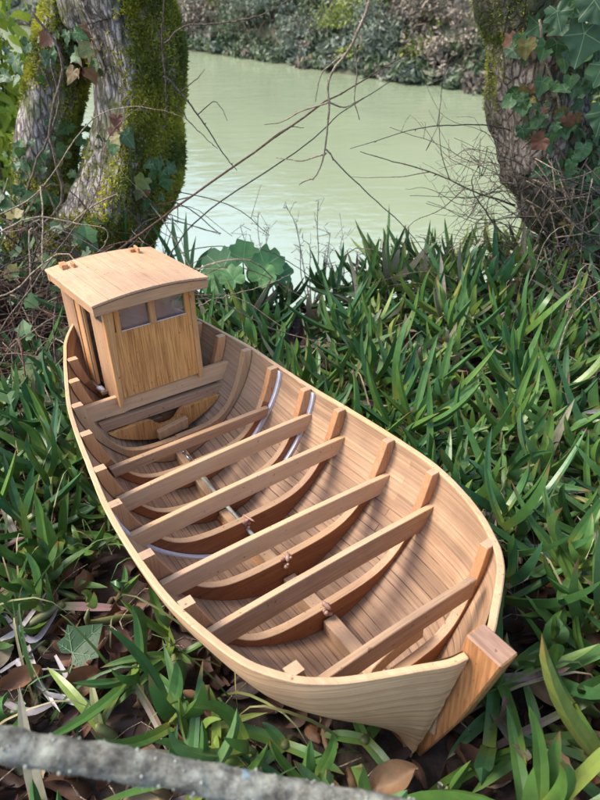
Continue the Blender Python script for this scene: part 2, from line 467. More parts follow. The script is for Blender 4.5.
# ------------------------------------------------------------------ mesh building
def hand_warp(V):
    """the real hull is not quite symmetrical: the bow sections lean to port"""
    V = V.copy()
    V[:, 0] -= 0.0075 * np.exp(-((V[:, 1] + 0.355) / 0.075) ** 2)
    return V


class Geo:
    def __init__(s):
        s.V = []; s.F = []; s.M = []; s.C = []; s.U = []; s.n = 0

    def add(s, verts, faces, mat=0, col=None, uv=None):
        verts = np.asarray(verts, float).reshape(-1, 3)
        if not isinstance(faces, np.ndarray):
            groups = {}
            for f in faces:
                groups.setdefault(len(f), []).append(f)
            arrs = [np.array(g, int) for g in groups.values()]
        else:
            arrs = [faces]
        s.V.append(verts)
        for a in arrs:
            s.F.append(a + s.n)
            s.M.append(np.full(len(a), mat))
        if col is None:
            col = np.tile([0.5, 0.5, 0.0], (len(verts), 1))
        s.C.append(np.broadcast_to(np.asarray(col, float), (len(verts), 3)))
        if uv is None:
            uv = verts[:, :2]
        s.U.append(np.asarray(uv, float))
        s.n += len(verts)
        return s

    def box(s, x0, x1, y0, y1, z0, z1, mat=0):
        v = [(x, y, z) for x in (x0, x1) for y in (y0, y1) for z in (z0, z1)]
        f = [(0, 1, 3, 2), (4, 6, 7, 5), (0, 4, 5, 1), (2, 3, 7, 6), (0, 2, 6, 4), (1, 5, 7, 3)]
        return s.add(v, f, mat)

    def hexa(s, v, mats=None):
        """8 corners: bottom loop 0-3, top loop 4-7"""
        f = [(0, 3, 2, 1), (4, 5, 6, 7), (0, 1, 5, 4), (1, 2, 6, 5), (2, 3, 7, 6), (3, 0, 4, 7)]
        if mats is None:
            return s.add(v, f, 0)
        n0 = s.n
        s.add(v, [f[0]], mats[0])
        for k in range(1, 6):
            s.F.append(np.array([f[k]]) + n0); s.M.append(np.array([mats[k]]))
        return s

    def tube(s, pts, rad, seg=6, mat=0, col=None, cap=True):
        pts = np.asarray(pts, float); n = len(pts)
        rad = np.broadcast_to(np.asarray(rad, float), (n,))
        tg = np.gradient(pts, axis=0); tg /= np.linalg.norm(tg, axis=1)[:, None] + 1e-12
        a = np.array([0, 0, 1.0]) if abs(tg[0][2]) < 0.9 else np.array([1.0, 0, 0])
        s1 = np.cross(tg[0], a); s1 /= np.linalg.norm(s1)
        ang = np.arange(seg) / seg * 2 * math.pi
        vs_ = []
        for i in range(n):
            s1 = s1 - tg[i] * (s1 @ tg[i]); s1 /= np.linalg.norm(s1) + 1e-12
            s2 = np.cross(tg[i], s1)
            vs_.append(pts[i] + rad[i] * (np.cos(ang)[:, None] * s1 + np.sin(ang)[:, None] * s2))
        v = np.concatenate(vs_)
        i, j = np.meshgrid(np.arange(n - 1), np.arange(seg), indexing='ij')
        i = i.ravel(); j = j.ravel(); k = (j + 1) % seg
        q = np.stack([i * seg + j, i * seg + k, (i + 1) * seg + k, (i + 1) * seg + j], 1)
        n0 = s.n
        s.add(v, q, mat, col)
        if cap:
            s.F.append(np.array([list(range(seg))[::-1], [(n - 1) * seg + x for x in range(seg)]]) + n0)
            s.M.append(np.full(2, mat))
        return s

    def build(s, name, mats, parent=None, smooth=False, bevel=0.0):
        me = bpy.data.meshes.new(name)
        V = np.concatenate(s.V)
        if parent is not None and name != 'stem_post' and parent.get('hand_built'):
            V = hand_warp(V)
        loops = np.concatenate([f.ravel() for f in s.F])
        tot = np.concatenate([np.full(len(f), f.shape[1]) for f in s.F])
        start = np.concatenate([[0], np.cumsum(tot)[:-1]])
        me.vertices.add(len(V)); me.vertices.foreach_set('co', V.ravel())
        me.loops.add(len(loops)); me.loops.foreach_set('vertex_index', loops.astype(np.int32))
        me.polygons.add(len(tot)); me.polygons.foreach_set('loop_start', start.astype(np.int32))
        me.polygons.foreach_set('loop_total', tot.astype(np.int32))
        me.polygons.foreach_set('material_index', np.concatenate(s.M).astype(np.int32))
        me.update(calc_edges=True)
        ca = me.color_attributes.new('tint', 'FLOAT_COLOR', 'POINT')
        C = np.concatenate(s.C); C = np.concatenate([C, np.ones((len(C), 1))], 1)
        ca.data.foreach_set('color', C.ravel())
        uvl = me.uv_layers.new(name='UVMap')
        U = np.concatenate(s.U)
        uvl.data.foreach_set('uv', U[loops].ravel())
        me.polygons.foreach_set('use_smooth', np.full(len(tot), smooth))
        for mm in (mats if isinstance(mats, (list, tuple)) else [mats]):
            me.materials.append(MT[mm])
        me.validate()
        o = bpy.data.objects.new(name, me)
        COL.objects.link(o)
        if parent:
            o.parent = parent
        if bevel:
            b = o.modifiers.new('bevel', 'BEVEL'); b.width = bevel; b.segments = 1; b.limit_method = 'ANGLE'
            b.angle_limit = R(50)
        return o


def tag(o, label, cat, group=None, kind=None):
    if label: o['label'] = label
    if cat: o['category'] = cat
    if group: o['group'] = group
    if kind: o['kind'] = kind
    return o


def empty(name, loc=(0, 0, 0), label=None, cat=None, group=None):
    o = bpy.data.objects.new(name, None)
    o.empty_display_size = 0.05
    COL.objects.link(o); o.location = loc
    return tag(o, label, cat, group)


def struct(o):
    o['kind'] = 'structure'
    return o


def catmull(P, n):
    """n samples along a Catmull-Rom curve through the rows of P"""
    P = np.asarray(P, float)
    Q = np.vstack([2 * P[0] - P[1], P, 2 * P[-1] - P[-2]])
    u = np.linspace(0, len(P) - 1 - 1e-9, n)
    i = u.astype(int); f = (u - i)[:, None]
    p0, p1, p2, p3 = Q[i], Q[i + 1], Q[i + 2], Q[i + 3]
    return 0.5 * (2 * p1 + (p2 - p0) * f + (2 * p0 - 5 * p1 + 4 * p2 - p3) * f ** 2 + (3 * p1 - p0 - 3 * p2 + p3) * f ** 3)


# =================================================================== THE SETTING
WATER_Z = -2.4
FA, FB = onZ(185, 49, WATER_Z), onZ(480, 93, WATER_Z)      # the far waterline
fdir = (FB - FA)[:2]; fdir /= np.linalg.norm(fdir)
fnor = np.array([-fdir[1], fdir[0]])
if fnor[1] < 0: fnor = -fnor


def edgeY(x):
    return 1.40 + 0.06 * math.sin(x * 3.0 - 0.3) + 0.05 * noise.noise((x * 3, 0, 3))


def gnd(x, y):
    ye = edgeY(x)
    z = -math.tan(DELTA) * y
    z += 0.012 * noise.noise((x * 7, y * 7, 0)) + 0.006 * noise.noise((x * 23, y * 23, 4))
    if y < 3 and y > -1:
        # soil banked up round the roots of both trees
        z += 0.17 * math.exp(-(((x + 0.62) / 0.33) ** 2 + ((y - 1.42) / 0.27) ** 2))
        z += 0.14 * math.exp(-(((x - 0.85) / 0.30) ** 2 + ((y - 1.45) / 0.25) ** 2))
    if y > ye:
        d = y - ye
        z -= d * d / (d + 0.35) * 1.05 + 0
    dd = (np.array([x, y]) - FA[:2]) @ fnor
    zf = WATER_Z + (0.9 * dd if dd < 0 else (0.45 * dd if dd < 0.5 else 0.225 + (dd - 0.5) * 0.95))
    zf += 0.25 * noise.noise((x * 0.5, y * 0.5, 9)) + 0.10 * noise.noise((x * 1.7, y * 1.7, 2))
    zf = min(zf, WATER_Z + 10 + 0.02 * dd)  # far slope raised high above the view to darken the reflection in the river
    z = max(z, WATER_Z - 1.6)
    return max(z, zf) if y > 6 else z


def spaced(knots):
    out = []
    for (a, b, st) in knots:
        out += list(np.arange(a, b, st))
    return np.array(out + [knots[-1][1]])


ys = spaced([(-300, -40, 65), (-40, -3, 6), (-3, 0, 0.5), (0, 1.9, 0.025), (1.9, 4, 0.15), (4, 12, 0.8), (12, 34, 0.5), (34, 60, 3), (60, 420, 60)])
xs = spaced([(-300, -40, 52), (-40, -14, 3), (-14, -2, 0.6), (-2, -1.2, 0.1), (-1.2, 1.3, 0.025), (1.3, 2, 0.1), (2, 14, 0.6), (14, 40, 3), (40, 300, 52)])
X, Y = np.meshgrid(xs, ys)
Z = np.array([gnd(a, b) for a, b in zip(X.ravel(), Y.ravel())])
nx, ny = len(xs), len(ys)
i, j = np.meshgrid(np.arange(ny - 1), np.arange(nx - 1), indexing='ij')
i = i.ravel(); j = j.ravel()
q = np.stack([i * nx + j, i * nx + j + 1, (i + 1) * nx + j + 1, (i + 1) * nx + j], 1)
struct(Geo().add(np.stack([X.ravel(), Y.ravel(), Z], 1), q).build('ground', 'soil', smooth=True))

struct(Geo().add([(-300, 2.2, WATER_Z), (300, 2.2, WATER_Z), (300, 420, WATER_Z), (-300, 420, WATER_Z)], [(0, 1, 2, 3)]).build('river_water', 'water'))


# =================================================================== THE BOAT
boat = empty('model_boat', label='unfinished wooden model boat with open ribbed hull and small wheelhouse lying on the ice plants', cat='model boat')
boat.matrix_world = BOAT
boat['hand_built'] = 1

SHEER = np.array([(.0110, -.4415, .179), (.026, -.4375, .178), (.050, -.4240, .1765), (.078, -.4075, .174), (.104, -.3900, .172), (.128, -.3650, .170),
                  (.1530, -.320, .168), (.1735, -.240, .166), (.1770, -.160, .167), (.1725, -.070, .171), (.1635, -.004, .1775),
                  (.1535, .0635, .188), (.1430, .118, .200), (.127, .170, .2115), (.112, .212, .222), (.096, .252, .231),
                  (.075, .285, .238), (.045, .315, .245), (.008, .335, .250)])
NT_, NS = 90, 26
SH = catmull(SHEER, NT_)                     # b, y, z at the sheer
seglen = np.concatenate([[0], np.cumsum(np.linalg.norm(np.diff(SH, axis=0), axis=1))])
tn = seglen / seglen[-1]
SV = (np.linspace(0, 1, NS)) ** 1.25


def form(y):
    """keel height, fullness exponent, bow and stern weights along the boat"""
    bow = np.clip((-y - 0.325) / 0.115, 0, 1) ** 1.4
    stn = np.clip((y - 0.12) / 0.20, 0, 1) ** 1.3
    r_ = np.maximum(y + 0.03, 0)
    zk = 0.015 + 0.30 * r_ * r_ / (r_ + 0.03) - 0.034 * bow
    return zk, 0.60 + 0.85 * bow + 0.35 * stn, bow, stn


def girth(s, q):
    return (1 - (1 - s) ** 1.6) ** q


def hull_shape(inset=0.0, floor=0.0):
    """grid [t, s] of points of the starboard side (x >= 0)"""
    b = np.maximum(SH[:, 0] - inset, 0.0005)
    yb = SH[:, 1]
    zt = SH[:, 2]
    zk0, qe, bow, stn = form(yb)
    zk = zk0 + floor
    P = np.zeros((len(b), NS, 3))
    for k, s in enumerate(SV):
        xk = b * girth(s, qe) + np.where(b > .004, .0115 * bow * (1 - s), 0)
        yk = yb + (1 - s) ** 1.1 * (0.046 * bow - 0.05 * stn)
        if inset:
            yk = yk + inset * (np.clip((-yb - 0.40) / 0.04, 0, 1) - np.clip((yb - 0.29) / 0.04, 0, 1)) * 1.2
        yk[0] += 0.0016 * noise.noise((k * 1.9, 0.3, inset * 900))
        P[:, k, 0] = xk; P[:, k, 1] = yk; P[:, k, 2] = zk + (zt - zk) * s
    return P


PO = hull_shape()
PI_ = hull_shape(0.0060, 0.008)


def hull_geo():
    g = Geo()
    for sgn in (1, -1):
        for P, mat, flip in ((PO, 0, sgn > 0), (PI_, 1, sgn < 0)):
            v = P.copy(); v[..., 0] *= sgn
            gl_ = np.concatenate([np.zeros((NT_, 1)), np.cumsum(np.linalg.norm(np.diff(P, axis=1), axis=2), axis=1)], 1)
            mean_g = gl_[NT_ // 2]                # one girth scale: planks narrow towards the ends
            gg = 0.55 * gl_ + 0.45 * mean_g[None, :]
            uv = np.stack([np.repeat(seglen[:, None], NS, 1) + (0.11 if sgn > 0 else 0), gg + (0.4 if sgn < 0 else 0)], -1)
            col = np.zeros((NT_, NS, 3)); col[..., 0] = 0.5; col[..., 1] = SV[None, :]
            i, j = np.meshgrid(np.arange(NT_ - 1), np.arange(NS - 1), indexing='ij'); i = i.ravel(); j = j.ravel()
            q = np.stack([i * NS + j, (i + 1) * NS + j, (i + 1) * NS + j + 1, i * NS + j + 1], 1)
            if flip: q = q[:, ::-1]
            g.add(v.reshape(-1, 3), q, mat, col.reshape(-1, 3), uv.reshape(-1, 2))
    return g


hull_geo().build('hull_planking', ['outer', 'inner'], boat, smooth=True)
# gunwale: the sanded top edge, slightly rounded
for sgn in (1, -1):
    g = Geo()
    prof = [(0.0005, -0.002), (0.0006, 0.0004), (-0.0006, 0.0013), (-0.0056, 0.0013), (-0.0064, 0.0004), (-0.0064, -0.002)]
    tv = np.gradient(SH[:, :2], axis=0); tv /= np.linalg.norm(tv, axis=1)[:, None]
    nout = np.stack([tv[:, 1], -tv[:, 0]], 1)      # outward on the starboard side
    rows = []
    for (o_, h_) in prof:
        taper = np.interp(tn, [0, .5, .8, 1], [1, 1, .72, .6])
        wob = np.array([0.0004 * noise.noise((a * 40, h_ * 100, 1)) for a in seglen])
        rows.append(np.stack([(SH[:, 0] + nout[:, 0] * (o_ * taper + wob)) * sgn, SH[:, 1] + nout[:, 1] * (o_ * taper + wob), SH[:, 2] + h_], 1))
    v = np.stack(rows, 1)
    k = len(prof)
    i, j = np.meshgrid(np.arange(NT_ - 1), np.arange(k), indexing='ij'); i = i.ravel(); j = j.ravel(); j2 = (j + 1) % k
    q = np.stack([i * k + j, i * k + j2, (i + 1) * k + j2, (i + 1) * k + j], 1)
    if sgn < 0: q = q[:, ::-1]
    g.add(v.reshape(-1, 3), q)
    g.build('gunwale', 'rim', boat)


def section(P, y0):
    """(x, z) of the starboard inside at a station y = y0, keel to sheer"""
    xs_, zs_ = [], []
    for k in range(NS):
        yy = P[:, k, 1]
        xs_.append(np.interp(y0, yy, P[:, k, 0])); zs_.append(np.interp(y0, yy, P[:, k, 2]))
    return np.array(xs_), np.array(zs_)


def hull_half(y0, z, P=PI_):
    x_, z_ = section(P, y0)
    return float(np.interp(z, z_, x_))


RIB_Y = [.211, .167, .118, .0635, -.004, -.069, -.160, -.240, -.360]
FLOOR = [.128, .114, .099, .084, .070, .068, .0705, .058, .074]
TH = 0.0105
# material slots of a rib: 0 face, 1 sawn top edge, 2 head face, 3 head end


def rib(y0, zf, head=0.0, slim=False, face='rib_face', edge='rib_edge', right_only=False, paint=None):
    xo, zo = section(PI_, y0)
    zz = np.concatenate([zo[:-1], [zo[-1] + 0.0015]])
    xx = xo - 0.0002
    # resample the outer curve by arclength
    al = np.concatenate([[0], np.cumsum(np.hypot(np.diff(xx), np.diff(zz)))])
    u = np.linspace(0, 1, 40) ** 1.0 * al[-1]
    ox = np.interp(u, al, xx); oz = np.interp(u, al, zz)
    bt = ox[-1]
    wtop = 0.0125
    w_in = bt - wtop
    s = np.linspace(0, 1, 40)
    p = 2.9 if not slim else 3.3
    ix = w_in * np.minimum(1, 1 - (1 - s) ** 1.6) if False else None
    # inner curve: z = zf + (top-zf)*(x/w_in)^p, sampled to pair with the outer points
    th_ = (np.linspace(0, 1, 40))
    xi = w_in * np.sin(th_ * math.pi / 2) ** 0.9
    zi = zf + (oz[-1] - zf) * (xi / w_in) ** (p + 1.4)
    # keep a minimum moulded depth so the rib never breaks through the planking
    ho = np.interp(xi, ox, oz)
    zi = np.maximum(zi, ho + 0.010)
    zi = np.minimum(zi, oz[-1]); zi[-1] = oz[-1]
    al2 = np.concatenate([[0], np.cumsum(np.hypot(np.diff(xi), np.diff(zi)))]); u2 = np.linspace(0, al2[-1], 40)
    xi, zi = np.interp(u2, al2, xi), np.interp(u2, al2, zi)
    g = Geo()
    for sgn in (1, -1):
        dy = 0.0 if sgn > 0 else 0.0011          # floor halves are scarfed, one a shade behind the other
        dz = 0.0 if sgn > 0 else -0.0022
        n = len(ox)
        y1, y2 = y0 - TH / 2 + dy, y0 + TH / 2 + dy
        fade = np.clip(1 - np.linspace(0, 1, n) * 3, 0, 1)
        ring = []
        for (px, pz) in ((ox, oz), (xi, zi + dz * fade)):
            for yy in (y1, y2):
                ring.append(np.stack([px * sgn, np.full(n, yy), pz], 1))
        A, B, C_, D = ring   # outer front, outer back, inner front, inner back
        v = np.concatenate([A, B, C_, D])
        q1, q2, q3, qh = [], [], [], []
        for k in range(n - 1):
            hd = u2[k] / al2[-1] > 0.72
            f1 = (k, k + 1, 2 * n + k + 1, 2 * n + k)
            f2 = (n + k, 3 * n + k, 3 * n + k + 1, n + k + 1)
            f3 = (2 * n + k, 2 * n + k + 1, 3 * n + k + 1, 3 * n + k)
            f4 = (k, n + k, n + k + 1, k + 1)
            (qh if hd else q1).extend([f1, f2, f4]); (qh if hd else q2).append(f3)
        if sgn < 0:
            q1 = [f[::-1] for f in q1]; q2 = [f[::-1] for f in q2]; qh = [f[::-1] for f in qh]
        n0 = g.n
        g.add(v, np.array(q1), 0)
        for arr, mt in ((q2, 1), (qh, 2)):
            g.F.append(np.array(arr) + n0); g.M.append(np.full(len(arr), mt))
        e = [(n - 1, 2 * n - 1, 4 * n - 1, 3 * n - 1), (0, 2 * n, 3 * n, n)]
        g.F.append(np.array(e) + n0); g.M.append(np.array([3, 0]))
    o = g.build('rib', [face, edge, 'head' if face == 'rib_face' else face, 'headtop'], boat, bevel=0.0006)
    o['hand_built'] = 1
    return o


def rib_paint(y0, sides=(1,), s0=0.0, s1=1.0, front=True, wd=0.006, zf=0.05):
    """a strip of white paint on planking right in front of a rib"""
    xo, zo = section(PI_, y0)
    al = np.concatenate([[0], np.cumsum(np.hypot(np.diff(xo), np.diff(zo)))]); al /= al[-1]
    u = np.linspace(s0, s1, 24)
    x_, z_ = np.interp(u, al, xo) - 0.0011, np.interp(u, al, zo) + 0.0011
    g = Geo()
    yo = -TH / 2 - 0.0003 if front else TH / 2 + 0.0003
    for sgn in sides:
        e = np.array([0.0012 * noise.noise((a * 9, y0 * 50, 0)) for a in u])
        n = len(u)
        ya = np.full(n, y0 + yo); yb = y0 + yo - (wd + e)
        v = np.concatenate([np.stack([x_ * sgn, ya, z_], 1), np.stack([x_ * sgn, yb, z_], 1),
                            np.stack([x_ * sgn + 0.0035 * sgn, yb, z_ - 0.0035], 1), np.stack([x_ * sgn + 0.0035 * sgn, ya, z_ - 0.0035], 1)])
        q = []
        for r_ in range(4):
            for k in range(n - 1):
                a, b = r_ * n + k, ((r_ + 1) % 4) * n + k
                q.append((a, a + 1, b + 1, b))
        q += [(0, n, 2 * n, 3 * n), (n - 1, 4 * n - 1, 3 * n - 1, 2 * n - 1)]
        g.add(v, q)
    return g


for k, (y0, zf) in enumerate(zip(RIB_Y, FLOOR)):
    pale = k in (2,)
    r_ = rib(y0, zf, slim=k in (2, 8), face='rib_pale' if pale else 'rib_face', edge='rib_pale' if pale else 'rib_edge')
    if k == 3:
        o = rib_paint(y0, (1,), 0.30, 0.985, wd=0.0060).build('painted_edge', 'white', r_); o['label'] = 'white painted strip along the starboard side of the rib'
    if k == 4:
        o = rib_paint(y0, (1,), 0.35, 0.985, wd=0.0060).build('painted_edge', 'white', r_); o['label'] = 'white painted strip along the starboard side of the rib'
    if k == 5:
        rib_paint(y0, (-1,), 0.12, 0.97, wd=0.007).build('painted_edge', 'white', r_)
    if k in (4, 5, 6, 7):
        g = Geo()
        for _ in range(7):
            c = np.array([random.uniform(-.006, .005), y0 - TH / 2 + random.uniform(-.003, .004), zf + random.uniform(-.012, .002)])
            rr = random.uniform(.0015, .0035)
            a = np.random.default_rng(_ + k * 10).normal(size=3) * 0.002
            g.tube([c - a * 1.6, c - a, c, c + a, c + a * 1.6], [rr * .3, rr * .9, rr, rr * .8, rr * .3], 7)
        g.build('glue_blob', 'glue', r_, smooth=True)

# dark stern bulkhead floor under the wheelhouse
xo, zo = section(PI_, .148)
g = Geo()
zt_ = .127
xm = float(np.interp(zt_, zo, xo))
uu = np.linspace(-1, 1, 31)
low = np.maximum(np.interp(np.abs(uu) * xm, xo, zo), .0875 + .034 * np.abs(uu) ** 1.6)
upp = np.full(31, zt_) - 0.016 * np.exp(-((uu + .02) / 0.22) ** 4)
low = np.minimum(low, upp - 0.0005)
v = np.concatenate([np.stack([uu * xm, np.full(31, yy), zz], 1) for yy in (.142, .149) for zz in (low, upp)])
q = []
for k in range(30):
    q += [(k, k + 1, 32 + k, 31 + k), (62 + k, 93 + k, 94 + k, 63 + k), (31 + k, 32 + k, 94 + k, 93 + k)]
g.add(v, q)
g.build('bulkhead', 'panel', boat, bevel=0.0005)
g = Geo(); g.hexa([(-.022, .131, .094), (.026, .131, .097), (.026, .1415, .097), (-.022, .1415, .094), (-.022, .131, .107), (.028, .131, .114), (.028, .1415, .114), (-.022, .1415, .107)])
g.build('floor_block', 'rib_pale', boat, bevel=0.0006)


# deck beams: (station, left x, right x, z_top left, z_top right, depth, material)
def beam(y0, xl, xr, zl, zr, dep, th, mats, yr=None, name='deck_beam', cut=0.004, camber=0.0025):
    yr = y0 if yr is None else yr
    g = Geo(); n = 13
    u = np.linspace(0, 1, n)
    x_ = xl + (xr - xl) * u; y_ = y0 + (yr - y0) * u
    zt2 = zl + (zr - zl) * u + camber * (1 - (2 * u - 1) ** 2)
    wv = np.array([0.0005 * noise.noise((a * 4, y0 * 90, 3)) for a in u])
    zb2 = zl - dep + (zr - zl) * u + camber * 0.5 * (1 - (2 * u - 1) ** 2)
    xb = x_ + np.where(u == 0, cut, np.where(u == 1, -cut, 0))
    v = np.concatenate([np.stack([x_, y_ + wv, zt2], 1), np.stack([x_, y_ + th + wv, zt2], 1),
                        np.stack([xb, y_ + th + wv, zb2], 1), np.stack([xb, y_ + wv, zb2], 1)])
    top, rest = [], []
    for k in range(n - 1):
        top.append((k, k + 1, n + k + 1, n + k))
        rest += [(n + k, n + k + 1, 2 * n + k + 1, 2 * n + k), (2 * n + k, 2 * n + k + 1, 3 * n + k + 1, 3 * n + k), (3 * n + k, 3 * n + k + 1, k + 1, k)]
    rest += [(0, n, 2 * n, 3 * n), (n - 1, 4 * n - 1, 3 * n - 1, 2 * n - 1)]
    g.add(v, np.array(top), 1)
    g.F.append(np.array(rest)); g.M.append(np.zeros(len(rest)))
    return g.build(name, mats, boat, bevel=0.0007)


beam(.152, -.116, .1235, .1752, .1725, .027, .008, ['beam', 'beam'], camber=0.001)
beam(.148, -.100, .109, .1445, .1405, .0155, .018, ['beam_dark', 'beam_grey'], camber=0.0)
beam(.0495, -.125, .122, .1345, .1345, .0150, .0085, ['beam_dark', 'beam_grey'], camber=0.0)
beam(-.0180, -.143, .1505, .1360, .1440, .0240, .0075, ['beam', 'beam'])
beam(-.0840, -.156, .1580, .1330, .1360, .0240, .0075, ['beam', 'beam'])
beam(-.1740, -.160, .1660, .1345, .1250, .0250, .0075, ['beam', 'beam'])
beam(-.2540, -.150, .1570, .1300, .1280, .0280, .0080, ['beam_dark', 'beam'])
beam(-.3740, -.108, .0890, .1550, .1520, .0220, .0075, ['beam_dark', 'beam_grey'])

# keelson: squared timber notched under the ribs, in lengths between the floors
for k in range(2, 8):
    ya, yb = RIB_Y[k] - TH / 2 - 0.001, RIB_Y[k + 1] + TH / 2 + 0.001
    z1 = 0.036 if k > 3 else 0.042 + (3 - k) * 0.012
    z0 = FLOOR[k]
    g = Geo()
    hw = 0.0085
    za = float(form(np.array(ya))[0]) + .026; zb = float(form(np.array(yb))[0]) + .026 + (0.006 if k == 7 else 0)
    g.hexa([(-hw, yb, zb - .02), (hw, yb, zb - .02), (hw, ya, za - .02), (-hw, ya, za - .02), (-hw, yb, zb), (hw, yb, zb), (hw, ya, za), (-hw, ya, za)])
    g.build('keelson', 'keelson', boat, bevel=0.0007)
g = Geo(); hw = 0.0085
g.hexa([(-hw, -.418, .045), (hw, -.418, .045), (hw, -.3655, .03), (-hw, -.3655, .03), (-hw, -.418, .074), (hw, -.418, .074), (hw, -.3655, .052), (-hw, -.3655, .052)])
g.build('keelson', 'keelson', boat, bevel=0.0007)
# half-round chocks beside the keelson ahead of the foremost rib
g = Geo()
n = 16; uu = np.linspace(0, 1, n)
ox_ = -0.052 + 0.117 * uu; zt_ = 0.083 + 0.026 * uu ** 1.2 + 0.002
v = np.concatenate([np.stack([ox_, np.full(n, yy), zz], 1) for yy in (-.3655, -.3745 + .022) for zz in (zt_ - .030 * np.sin(uu * math.pi) ** .5 - .003, zt_)])
# grey PVC tube (propeller-shaft sleeve) and a screw on the keelson
g = Geo().tube([(0.000, .050, .0640), (0.000, -.040, .0530), (0.000, -.1080, .0475)], .0027, 12)
sl = g.build('shaft_sleeve', 'pipe', boat, smooth=True)
g = Geo().tube([(0.0, .100, .0790), (0.0, .080, .0745)], .0018, 8); g.tube([(0.0, .1015, .0794), (0.0, .0995, .0789)], .0032, 10)
g.build('screw', 'steel', boat, smooth=True)
# curved knee lying against the foremost beam, and small white-ended pegs
g = Geo(); n = 14; uu = np.linspace(0, 1, n)
top_x = -0.030 + 0.075 * uu
prof_z = 0.078 + 0.020 * np.sqrt(np.clip(1 - (1 - uu) ** 2, 0, 1))
v = np.concatenate([np.stack([top_x, np.full(n, yy), zz], 1) for yy in (-.352, -.343) for zz in (prof_z - 0.018, prof_z)])
q = []
for k in range(n - 1):
    q += [(k, k + 1, n + k + 1, n + k), (2 * n + k, 3 * n + k, 3 * n + k + 1, 2 * n + k + 1), (n + k, n + k + 1, 3 * n + k + 1, 3 * n + k), (k, 2 * n + k, 2 * n + k + 1, k + 1)]
q += [(0, n, 3 * n, 2 * n), (n - 1, 3 * n - 1, 4 * n - 1, 2 * n - 1)]
g.add(v, q)
g.build('knee', 'keelson', boat, bevel=0.0008)

# stem post: heavy squared timber, raked, with sawn sides
g = Geo()
sw = .0105
T = [(-sw, -.4345, .199), (sw, -.4345, .199), (sw, -.470, .196), (-sw, -.470, .196)]
Mi = [(-sw, -.418, .095), (sw, -.418, .095), (sw, -.439, .087), (-sw, -.439, .087)]
Bt = [(-sw * .9, -.376, -.006), (sw * .9, -.376, -.006), (sw * .9, -.401, -.016), (-sw * .9, -.401, -.016)]
v = np.array(Bt + Mi + T)
f = [(0, 3, 2, 1), (8, 9, 10, 11)]
for a in (0, 4):
    for k in range(4):
        f.append((a + k, a + (k + 1) % 4, a + 4 + (k + 1) % 4, a + 4 + k))
g.add(v, f[:1] + f[2:], 0)
g.F.append(np.array([f[1]])); g.M.append(np.array([1]))
g.build('stem_post', ['stem', 'stemtop'], boat, bevel=0.0015)
# keel under the hull and sternpost
g = Geo().hexa([(-.008, -.390, -.014), (.008, -.390, -.014), (.008, .290, -.014), (-.008, .290, -.014), (-.008, -.390, .000), (.008, -.390, .000), (.008, .290, .060), (-.008, .290, .060)])
g.build('keel', 'stem', boat, bevel=0.001)
g = Geo().hexa([(-.008, .270, -.014), (.008, .270, -.014), (.008, .300, -.014), (-.008, .300, -.014), (-.008, .326, .262), (.008, .326, .262), (.008, .348, .262), (-.008, .348, .262)])
g.build('sternpost', 'stem', boat, bevel=0.001)
# raked deadwood closing the hull sides onto the stem foot
# ------------------------------------------------------------------ wheelhouse
wh = empty('wheelhouse'); wh.parent = boat
W, YF, YB, ZB, ZT = .067, .1437, .318, .166, .318
pw = 0.004


def cpart(name, g, mat, bevel=0.0005, lab=None, smooth=False):
    o = g.build(name, mat, wh, bevel=bevel, smooth=smooth)
    if lab: o['label'] = lab
    return o


def zroof(x, up=0.0):
    return .3220 + 0.0065 * (1 - (x / .0825) ** 2) + up


# front wall: pieces around two windows
g = Geo()
WL, WR = (-.0450, -.0025), (.0070, .0515)
WZ0, WZ1 = .2735, .3045
g.box(-.0615, .0595, YF, YF + pw, .1745, WZ0)                    # panel below
g.box(-.052, WL[0], YF, YF + pw, WZ0, WZ1)
g.box(WL[1], WR[0], YF, YF + pw, WZ0, WZ1)
g.box(WR[1], .0595, YF, YF + pw, WZ0, WZ1)
g.box(-.052, .0595, YF, YF + pw, WZ1, .325)
cpart('front_wall', g, 'panel', 0)
g = Geo().box(-.0025 + .0005, .0065, YF - .0016, YF - .0001, .2720, .318); cpart('mullion', g, 'post')
for (a, b) in (WL, WR):
    cpart('window_pane', Geo().box(a - .002, b + .002, YF + pw + .0003, YF + pw + .0013, WZ0 - .002, WZ1 + .002), 'pane', 0)
    g = Geo()                                                   # bright putty line along the sill
    g.box(a, b, YF - .0004, YF + .0002, WZ0 - .0006, WZ0 + .0004)
    cpart('window_sill', g, 'white', 0.0002)
# corner posts proud of the panel; the left one ends in a point below the wall
g = Geo().hexa([(-.0675, YF - .0030, .161), (-.062, YF - .0030, .161), (-.062, YF + .004, .165), (-.0675, YF + .004, .165),
                (-.0675, YF - .0030, .322), (-.0520, YF - .0030, .322), (-.0520, YF + .004, .322), (-.0675, YF + .004, .322)])
cpart('corner_post', g, 'post', 0.0008)
g = Geo().hexa([(.0597, YF - .0020, .166), (.0675, YF - .0020, .166), (.0675, YF + .004, .166), (.0597, YF + .004, .166),
                (.0597, YF - .0020, .322), (.0675, YF - .0020, .322), (.0675, YF + .004, .322), (.0597, YF + .004, .322)])
cpart('corner_post', g, 'post', 0.0008)
